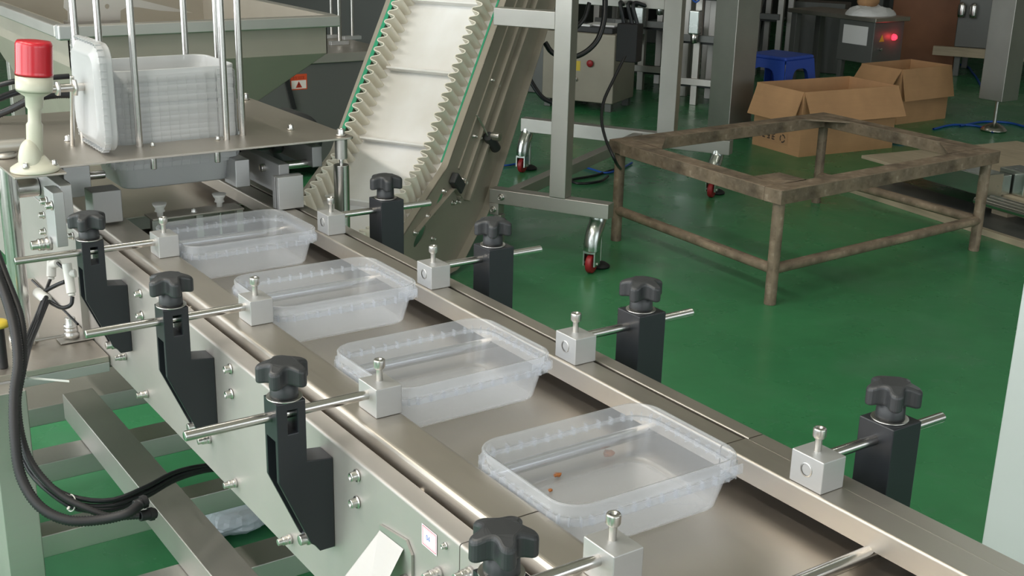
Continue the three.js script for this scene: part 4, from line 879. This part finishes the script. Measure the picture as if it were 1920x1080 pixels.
// ---------------------------------------------------------------- wooden platform with steel parts
{
  const a = onY(1560, 350, 0.0), b = onY(1925, 468, 0.0), d = b.clone().sub(a).setY(0).normalize(), n = V(-d.z, 0, d.x); if (n.x < 0) n.negate();
  const g = thing('plywood_platform', 'low plywood platform on battens behind the rusty frame', 'platform', V(a.x, 0, a.z));
  const slab = (o0, o1, y0, y1, l0, l1, mat, name) => { const c = a.clone().addScaledVector(d, (l0 + l1) / 2).addScaledVector(n, (o0 + o1) / 2); const q = cbox(o1 - o0, y1 - y0, l1 - l0, 0.001); q.applyMatrix4(new THREE.Matrix4().makeBasis(n.clone().cross(V(0, 1, 0)).dot(d) > 0 ? n : n, V(0, 1, 0), V().crossVectors ? new THREE.Vector3().crossVectors(n, V(0, 1, 0)) : d)); q.translate(c.x, (y0 + y1) / 2, c.z); return part(g, name, q, mat); };
  slab(0.0, 0.03, 0.0, 0.03, 0, 1.9, M.ply, 'edge_batten');
  slab(0.03, 0.42, 0.0, 0.012, 0.02, 1.9, M.greyPaint, 'lower_board');
  slab(0.34, 0.42, 0.0125, 0.118, 0.02, 0.10, M.ply, 'spacer'); slab(0.34, 0.42, 0.0125, 0.118, 0.8, 0.9, M.ply, 'spacer'); slab(0.30, 0.44, 0.0125, 0.118, 1.62, 1.8, M.dark, 'spacer');
  slab(0.28, 1.5, 0.118, 0.135, -0.1, 2.0, M.ply, 'deck_board');
  // steel brackets lying on the deck
  const q = onY(1810, 345, 0.15);
  const s = thing('steel_bracket', 'dull grey folded steel bracket lying on the plywood platform', 'bracket', V(q.x, 0.136, q.z));
  const yaw = -Math.atan2(d.z, d.x);
  const mk = (w, h, dd, dx, dy, dz, m, nm) => part(s, nm, cbox(w, h, dd, 0.004).translate(dx, dy, dz).rotateY(yaw).translate(q.x, 0.136, q.z), m);
  mk(0.42, 0.10, 0.16, 0, 0.05, 0, M.zinc, 'body'); mk(0.16, 0.12, 0.14, 0.20, 0.06, -0.16, M.zinc, 'box_end'); mk(0.012, 0.13, 0.12, 0.26, 0.065, 0.10, M.zinc, 'tab');
  const r0 = onY(1895, 385, 0.15);
  const G = 'bright steel rods on the plywood platform';
  for (let k = 0; k < 3; k++) { const c = r0.clone().addScaledVector(n, -k * 0.05); const rr2 = solo('steel_rod', rod(c.clone().addScaledVector(d, -0.12).setY(0.136 + 0.02), c.clone().addScaledVector(d, 0.45).setY(0.136 + 0.02), 0.018, 16), M.chrome, 'bright round steel rod lying on the plywood platform', 'rod', G); }
}

// ---------------------------------------------------------------- feed hopper and machines behind
{
  const g = thing('feed_hopper', 'wide stainless feed hopper with rolled rim behind the denester', 'hopper', V(1.2, 0, -3.9));
  const c = onZ(125, 47, -3.5), e = onZ(612, 20, -3.5), y = c.y, x0 = c.x, x1 = e.x, z1 = -3.5, z0 = -4.55, t = 0.003;
  const yl = onZ(605, 100, -3.5).y, yb = 0.60, bx0 = x0 + 0.10, bx1 = x0 + 0.34;
  // walls: upper upright band, then a funnel; each side one folded plate
  const quad = (p, nrm) => { const q = p.map(v => v.clone().addScaledVector(nrm, -t)); const b = new THREE.BufferGeometry(); b.setAttribute('position', new THREE.Float32BufferAttribute([...p, ...q].flatMap(v => v.toArray()), 3)); b.setIndex([0, 1, 2, 0, 2, 3, 4, 6, 5, 4, 7, 6, 0, 4, 5, 0, 5, 1, 1, 5, 6, 1, 6, 2, 2, 6, 7, 2, 7, 3, 3, 7, 4, 3, 4, 0]); const n = b.toNonIndexed(); n.computeVertexNormals(); return n; };
  const zb1 = z1 - 0.32, zb0 = z0 + 0.32;
  part(g, 'front_wall', quad([V(x0, yl, z1), V(x1, yl, z1), V(x1, y, z1), V(x0, y, z1)], V(0, 0, 1)), M.dull);
  part(g, 'rear_wall', quad([V(x1, yl, z0), V(x0, yl, z0), V(x0, y, z0), V(x1, y, z0)], V(0, 0, -1)), M.dull);
  part(g, 'side_wall', quad([V(x0, yl, z0), V(x0, yl, z1), V(x0, y, z1), V(x0, y, z0)], V(-1, 0, 0)), M.dull);
  part(g, 'side_wall', quad([V(x1, yl, z1), V(x1, yl, z0), V(x1, y, z0), V(x1, y, z1)], V(1, 0, 0)), M.dull);
  const fx0 = x0 + 0.16, fx1 = x0 + 0.30;
  part(g, 'funnel_wall', quad([V(fx0, yb, zb1), V(fx1, yb, zb1), V(x1, yl, z1), V(x0, yl, z1)], V(0, 0, 1)), M.dull);
  part(g, 'funnel_wall', quad([V(fx1, yb, zb0), V(fx0, yb, zb0), V(x0, yl, z0), V(x1, yl, z0)], V(0, 0, -1)), M.dull);
  part(g, 'funnel_wall', quad([V(fx0, yb, zb0), V(fx0, yb, zb1), V(x0, yl, z1), V(x0, yl, z0)], V(-1, 0, 0)), M.dull);
  part(g, 'funnel_wall', quad([V(fx1, yb, zb1), V(fx1, yb, zb0), V(x1, yl, z0), V(x1, yl, z1)], V(1, 0, 0)), M.dull);
  for (const [a, b] of [[V(x0 - 0.015, y - 0.016, z1 + 0.018), V(x1 + 0.03, y - 0.016, z1 + 0.018)], [V(x0 - 0.018, y - 0.016, z0), V(x0 - 0.018, y - 0.016, z1 + 0.0)], [V(x1 + 0.018, y - 0.016, z0), V(x1 + 0.018, y - 0.016, z1)], [V(x0, y - 0.016, z0 - 0.018), V(x1, y - 0.016, z0 - 0.018)]]) part(g, 'rim', bar(a, b, 0.034, 0.034, 0.004), M.brush);
  part(g, 'rim_corner', box(x0 - 0.034, x0 + 0.024, y - 0.038, y + 0.004, z1, z1 + 0.037, 0.006), M.alu);
  part(g, 'outlet', box(fx0, fx1, 0.42, yb, zb0, zb1, 0.004), M.steel);
  part(g, 'hidden_base_cabinet', box(x0 + 0.02, x1 - 0.05, 0.0, 0.419, z0 + 0.05, z1 - 0.02, 0.004), M.greyPaint);  // mostly hidden; placed so the funnel reflects grey instead of green floor
  for (const [x, z] of [[x0 + 0.06, z0 + 0.1], [x1 - 0.1, z0 + 0.1], [x0 + 0.5, z1 - 0.25]]) part(g, 'leg', box(x - 0.02, x + 0.02, 0.42, yl - 0.02, z - 0.02, z + 0.02, 0.002), M.brush);
  // folded bracket standing inside the hopper mouth
  const b = onZ(150, 50, -3.62);
  const bk = thing('hopper_bracket', 'folded stainless bracket with a round hole over the hopper mouth', 'bracket', V(b.x, y, -3.62));
  const z = -3.62, q = (px, py) => { const p = onZ(px, py, z); return [p.x, p.y]; };
  const hc = q(201, 12), ring = []; for (let i = 0; i < 16; i++) ring.push([hc[0] + 0.007 * Math.cos(-i / 16 * 6.283), hc[1] + 0.007 * Math.sin(-i / 16 * 6.283)]);
  part(bk, 'plate', extrude([q(122, -40), q(120, 15), q(128, 22), q(128, 42), q(226, 38), q(226, 20), q(240, 12), q(262, 14), q(300, 20), q(362, 24), q(255, -2), q(255, -40)].reverse(), 0.004, 0, [ring]).translate(0, 0, z - 0.004), M.steel);
  part(bk, 'plate_foot', box(q(128, 42)[0], q(226, 38)[0], y - 0.02, q(128, 42)[1] + 0.002, z - 0.05, z - 0.004, 0.001), M.steel);
}
// generic builders for the machines at the back, turned like the inclined conveyor
function backBox(px0, px1, pyTop, depth, d, y0, y1) {    // front face between two columns of pixels at a depth; returns its frame
  const a = at(px0, pyTop, depth), b = at(px1, pyTop, depth);
  const o = a.clone(); return { o, w: Math.abs(b.clone().sub(a).dot(D1)) };
}
function local3(origin) {     // a group at a floor point with local +x along D1 (across), +z towards the camera side (-D2)
  return g => { g.position.copy(origin).setY(0); g.rotation.y = TURN - Math.PI / 2; g.shift = undefined; };
}
const bgThing = (name, label, cat, floorPoint, group) => { const g = thing(name, label, cat, V(0, 0, 0), group); local3(floorPoint)(g); return g; };
const lp = (g, name, geo, mat, o = {}) => part(g, name, geo, mat, { local: true, ...o });
{
  // grey cabinet with warning sticker, behind the hopper
  const CD = 6.3, f = at(505, 140, CD); f.y = 0;
  const g = thing('machine_cabinet', 'dark grey steel machine cabinet with orange warning sticker', 'cabinet', V(f.x, 0, f.z));
  const yt = at(640, 108, CD).y, x0 = f.x - 0.55, x1 = f.x + 0.72, z = f.z;
  const body = part(g, 'body', box(x0, x1, 0.06, yt - 0.05, z - 0.7, z, 0.004), M.greyPaint);
  part(g, 'top', box(x0 - 0.01, x1 + 0.01, yt - 0.05, yt, z - 0.71, z + 0.012, 0.003), M.steel);
  for (const x of [x0 + 0.05, x1 - 0.05]) for (const zz of [z - 0.05, z - 0.65]) part(g, 'foot', rod(V(x, 0, zz), V(x, 0.06, zz), 0.025, 14), M.rubber);
  const s0 = onZ(544, 140, z), s1 = onZ(576, 167, z);
  const m = canvasMat(256, 216, (x, w, h) => {
    x.fillStyle = '#d9542f'; x.fillRect(0, 0, w, h); x.fillStyle = '#f1e9e6'; x.fillRect(14, 86, w - 28, h - 100);
    x.fillStyle = '#b8321c'; x.beginPath(); x.moveTo(128, 98); x.lineTo(178, 188); x.lineTo(78, 188); x.fill(); x.fillStyle = '#8e2a18'; for (const [a, c] of [[40, 26], [74, 26], [112, 18], [136, 22], [164, 18], [188, 26]]) { x.fillRect(a, 34, c, 8); x.fillRect(a + 4, 48, c - 6, 8); x.fillRect(a, 62, c, 7); } x.fillStyle = '#2a0d08'; x.fillRect(122, 126, 12, 34); x.fillRect(122, 168, 12, 10);
  });
  const q = new THREE.PlaneGeometry(s1.x - s0.x, s0.y - s1.y).translate((s0.x + s1.x) / 2, (s0.y + s1.y) / 2, z + 0.001); part(body, 'warning_sticker', q, m, { keepUV: true, label: 'orange and white warning sticker with red triangle' });
  const k = part(g, 'cable_duct', bar(onZ(535, 140, z + 0.012), onZ(552, 205, z + 0.012), 0.012, 0.024, 0.002), M.rubber);
  // uprights with foot bars on the cabinet top
  const G = 'steel uprights on the cabinet top';
  [[622, 72], [637, 84], [661, 74]].forEach(([px, py], i) => {
    const p = onY(px, py, yt), u = thing('steel_upright', 'round steel upright with flat foot bar on the cabinet top', 'upright', V(p.x, yt, p.z), G);
    part(u, 'shaft', rod(V(p.x, yt + 0.02, p.z), V(p.x, yt + 0.6, p.z), 0.009 + (i === 1 ? 0.003 : 0), 16), M.chrome);
    part(u, 'foot_bar', box(p.x - 0.06, p.x + 0.05, yt + 0.0005, yt + 0.022, p.z - 0.018, p.z + 0.018, 0.002), M.alu);
  });
}
{
  // stainless columns of the tall machine
  const col = (px0, px1, pyFoot, h, label, foot) => {
    const f = onY((px0 + px1) / 2, pyFoot, 0), dist = f.clone().sub(CAM), depth = -dist.clone().applyQuaternion(camera.quaternion.clone().invert()).z;
    const w = (px1 - px0) / FOCAL * depth / 1.52;
    const g = bgThing('machine_column', label, 'column', f); g.rotation.y = 0;
    const y0 = foot ? foot : 0.0;
    lp(g, 'shaft', box(-w / 2, w / 2, y0, h, -w / 2, w / 2, 0.004), M.brush);
    if (foot) { lp(g, 'levelling_screw', rod(V(0, 0.05, 0), V(0, y0, 0), 0.012, 12), M.bolt); lp(g, 'levelling_foot', lathe([[0, 0], [0.085, 0], [0.088, 0.015], [0.06, 0.04], [0.02, 0.058], [0, 0.06]], 28), M.chrome); }
    return g;
  };
  col(1322, 1408, 256, 2.6, 'wide stainless machine column rising behind the rusty frame');
  col(1825, 1900, 246, 2.8, 'stainless machine column on a polished levelling foot', 0.22);
  // control cabinet with red lamp on legs
  const f = onY(1632, 178, 0), g = bgThing('control_cabinet', 'steel control cabinet with glowing red lamp and yellow warning triangle', 'cabinet', f); g.rotation.y = 0;
  const dep = -f.clone().sub(CAM).applyQuaternion(camera.quaternion.clone().invert()).z, k = dep / FOCAL, Y = py => at(1640, py, dep).y;
  const w = 0.62, yb = Y(118), yt = Y(38);
  const body = lp(g, 'body', box(-0.04, 0.32, yb, yt, -0.36, 0, 0.006), M.greyPaint);
  lp(g, 'sheet_panel', box(-0.046, -0.041, yb + 0.14, yt - 0.04, -0.31, -0.06, 0.002), M.paper);
  for (const [x, z] of [[-0.01, -0.03], [0.29, -0.03], [-0.01, -0.33], [0.29, -0.33]]) lp(g, 'leg', box(x - 0.02, x + 0.02, 0, yb, z - 0.02, z + 0.02, 0.002), M.greyPaint);
  M.redGlow = std({ color: lin(0.4, 0.01, 0.02), roughness: 0.3, emissive: lin(1, 0.03, 0.06), emissiveIntensity: 3 });
  const ly = Y(68), lx = 0.20;
  lp(g, 'red_lamp', lathe([[0, 0.03], [0.016, 0.028], [0.024, 0.016], [0.026, 0], [0, 0]].reverse(), 24).rotateX(Math.PI / 2).translate(lx, ly, 0.0), M.redGlow, { label: 'glowing red lamp' });
  const pl = new THREE.PointLight(lin(1, 0.05, 0.06), 0.02); pl.name = 'red_lamp_light'; pl.position.copy(V(lx, ly, 0.06).add(f)); pl.castShadow = true; scene.add(pl);
  lp(g, 'warning_triangle', extrude([[-0.03, 0], [0.03, 0], [0, 0.055]], 0.002).translate(0.06, ly - 0.03, 0), M.yellow);
  lp(g, 'key_switch', rod(V(0.05, ly - 0.09, 0), V(0.05, ly - 0.09, 0.02), 0.012, 12), M.chrome);
  // worktop beside it with crumpled sheet
  lp(g, 'worktop', box(-0.06, 0.36, yt + 0.001, yt + 0.035, -0.92, 0.02, 0.004), M.steel);
  for (const x of [0.0, 0.3]) lp(g, 'table_leg', box(x - 0.03, x + 0.03, 0, yt, -0.90, -0.84, 0.003), M.greyPaint);
  const sg = new THREE.IcosahedronGeometry(1, 4), a = sg.attributes.position;
  for (let i = 0; i < a.count; i++) { const n = fbm(a.getX(i) * 0.5 + 0.5, a.getZ(i) * 0.5 + 0.5 + a.getY(i) * 0.2, 5, 3, 3); a.setXYZ(i, a.getX(i) * 0.24, Math.max(0, a.getY(i) * 0.06 * (0.4 + n * 1.6)), a.getZ(i) * 0.17); }
  sg.computeVertexNormals();
  const bag = bgThing('crumpled_bag', 'crumpled pale plastic bag on top of the red lamp cabinet', 'bag', f); bag.rotation.y = 0; bag.position.y = yt + 0.036; lp(bag, 'film', sg.translate(0.16, 0, -0.22), M.paper);
  const bb = bgThing('brown_bundle', 'small tan bundle resting on the crumpled bag', 'bundle', f); bb.rotation.y = 0; bb.position.y = yt + 0.08; lp(bb, 'wrap', new THREE.IcosahedronGeometry(0.07, 2).scale(1.6, 0.8, 1).translate(0.15, 0.06, -0.25), M.card);
}
{
  // darker machinery filling the back: cabinets, frames, tanks; placed by the floor behind the nearer things
  const cab = (name, label, cat, px, py, w, h, d, mat, y0 = 0, build) => { const f = onY(px, py, 0), g = bgThing(name, label, cat, f); const b = lp(g, 'body', box(-w / 2, w / 2, y0, h, -d, 0, 0.008), mat); if (y0) for (const x of [-w / 2 + 0.04, w / 2 - 0.04]) for (const z of [-0.04, -d + 0.04]) lp(g, 'leg', box(x - 0.025, x + 0.025, 0, y0, z - 0.025, z + 0.025, 0.003), M.greyPaint); if (build) build(g, b, f); return g; };
  // brown-lit steel box with red knob and yellow label seen through the stand
  cab('control_box', 'stainless control box with red knob and yellow label behind the stand', 'control box', 1080, 205, 0.56, 0.55, 0.42, M.dull, 0.06, (g, b) => {
    lp(g, 'red_knob', lathe([[0, 0.03], [0.02, 0.028], [0.026, 0.016], [0.02, 0], [0, 0]].reverse(), 20).rotateX(Math.PI / 2).translate(0.10, 0.34, 0), M.caster, { label: 'red knob' });
    lp(g, 'yellow_label', box(-0.035, 0.02, 0.28, 0.35, 0, 0.002), M.yellow); lp(g, 'key_switch', rod(V(-0.01, 0.22, 0), V(-0.01, 0.22, 0.02), 0.014, 12), M.chrome);
    lp(g, 'tray', box(-0.26, 0.24, 0.5505, 0.59, -0.36, -0.04, 0.006), M.dark); lp(g, 'lid_strip', box(-0.12, 0.06, 0.59, 0.605, -0.10, -0.05, 0.003), M.white);
    lp(g, 'paper_tray', box(0.0, 0.22, 0.5905, 0.602, -0.30, -0.12, 0.002), M.paper);
  });
  // tall grey feeder body over it
  cab('feeder_body', 'tall dark feeder body hanging over the control box behind the stand', 'machine', 1110, 128, 1.5, 2.2, 0.6, M.greyPaint, 0.80, (g) => {
    lp(g, 'motor', box(0.28, 0.52, 0.45, 0.80, -0.3, 0.02, 0.02), M.rubber);
    for (const x of [0.30, 0.40, 0.47]) lp(g, 'cable', tube([V(x, 0.9, 0.03), V(x - 0.02, 1.05, 0.05), V(x - 0.06, 1.25, 0.04)], 0.013), M.cable);
    lp(g, 'white_panel', box(-0.36, -0.02, 0.62, 0.75, 0.0, 0.02, 0.004), M.white);
  });
  // clutter of frame members and air units between the columns
  const fr = (label, px, py, w, h, d, n) => { const f = onY(px, py, 0), g = bgThing('air_unit_rack', label, 'machine', f); for (const x of [-w / 2, 0, w / 2]) for (const z of [-d, 0]) lp(g, 'upright', box(x - 0.025, x + 0.025, 0, h, z - 0.025, z + 0.025, 0.003), M.brush); for (let k = 0; k < n; k++) { const y = 0.15 + (h - 0.3) * k / (n - 1); lp(g, 'shelf_rail', box(-w / 2, w / 2, y, y + 0.05, 0.026, 0.05, 0.003), k % 2 ? M.greyPaint : M.brush); lp(g, 'tray', box(-w / 2 + 0.03, w / 2 - 0.03, y - 0.02, y, -d + 0.03, 0, 0.003), M.dark); }
    for (let k = 0; k < 5; k++) { const x = -w / 2 + w * (k + 0.5) / 5, y = 0.3 + lattice[k * 71 + px] * (h - 0.7); const a = lp(g, 'air_unit', box(x - 0.04, x + 0.04, y, y + 0.14 + 0.1 * lattice[k + px], 0.05, 0.13, 0.01), [M.rubber, M.greyPaint, M.zinc][k % 3]); part(a, 'bowl', lathe([[0, -0.07], [0.025, -0.065], [0.03, 0], [0, 0]], 16).translate(x, y, 0.09), [M.chrome, M.zinc][k % 2], { local: true }); }
    lp(g, 'blue_tube', tube([V(-w / 3, h * 0.8, 0.08), V(-w / 4, h * 0.5, 0.12), V(0, h * 0.4, 0.1), V(w / 4, h * 0.6, 0.09)], 0.008), M.hose);
    return g; };
  fr('cluttered steel machine frame with air units between the stand posts', 1200, 168, 0.8, 1.7, 0.4, 5);
  fr('narrow steel machine frame beside the wide column', 1300, 196, 0.40, 1.9, 0.35, 6);
  fr('far machine frame with blue tube beyond the wide column', 1412, 140, 0.4, 2.0, 0.35, 6);
  fr('far machine frame with gauges beyond the orange panel', 1790, 95, 0.7, 2.2, 0.4, 5);
  cab('low_cabinet', 'low grey steel cabinet behind the blue stool', 'cabinet', 1525, 136, 0.45, 0.62, 0.25, M.greyPaint, 0.0);
  cab('dark_hood', 'dark machine hood over the wooden board behind the stool', 'machine', 1530, 108, 1.2, 2.2, 0.7, M.greyPaint, 0.98, (g) => { lp(g, 'wood_board', box(-0.6, 0.55, 0.66, 0.95, -0.05, -0.02, 0.004), M.orangePanel); lp(g, 'chute', bar(V(-0.62, 0.1, 0.02), V(-0.45, 0.95, 0.02), 0.08, 0.03), M.rubber); });
  cab('orange_panel', 'tall orange brown panel standing behind the red lamp cabinet', 'panel', 1722, 128, 0.6, 2.4, 0.12, M.orangePanel, 0.0);
  cab('dark_machine', 'large dark grey machine behind the levelling foot column', 'machine', 1880, 150, 0.9, 2.6, 0.7, M.greyPaint, 0.26, (g) => { lp(g, 'base_beam', box(-0.62, 0.6, 0.18, 0.26, 0.0, 0.06, 0.004), M.ply); for (const x of [-0.42, -0.32]) lp(g, 'filter_bowl', lathe([[0, 0], [0.03, 0.005], [0.035, 0.03], [0.035, 0.11], [0.02, 0.13], [0, 0.14]], 18).translate(x, 0.52, 0.04), M.chrome); lp(g, 'outlet', box(-0.40, -0.24, 1.0, 1.1, 0.0, 0.02, 0.006), M.white); });
  cab('back_cabinet', 'plain dark cabinet far behind the inclined conveyor', 'cabinet', 960, 170, 0.7, 1.6, 0.4, M.greyPaint, 0.0);
  cab('back_cabinet', 'wide dark cabinet far behind the feed hopper', 'cabinet', 640, 120, 2.6, 2.4, 0.6, M.greyPaint, 0.0);
  cab('back_cabinet', 'wide dark cabinet far behind the red lamp cabinet', 'cabinet', 1620, 48, 4.0, 2.6, 0.6, M.greyPaint, 0.0);
  cab('back_cabinet', 'wide dark cabinet far behind the stand', 'cabinet', 1150, 75, 3.0, 2.6, 0.6, M.greyPaint, 0.0);
}
renderer.render(scene, camera);
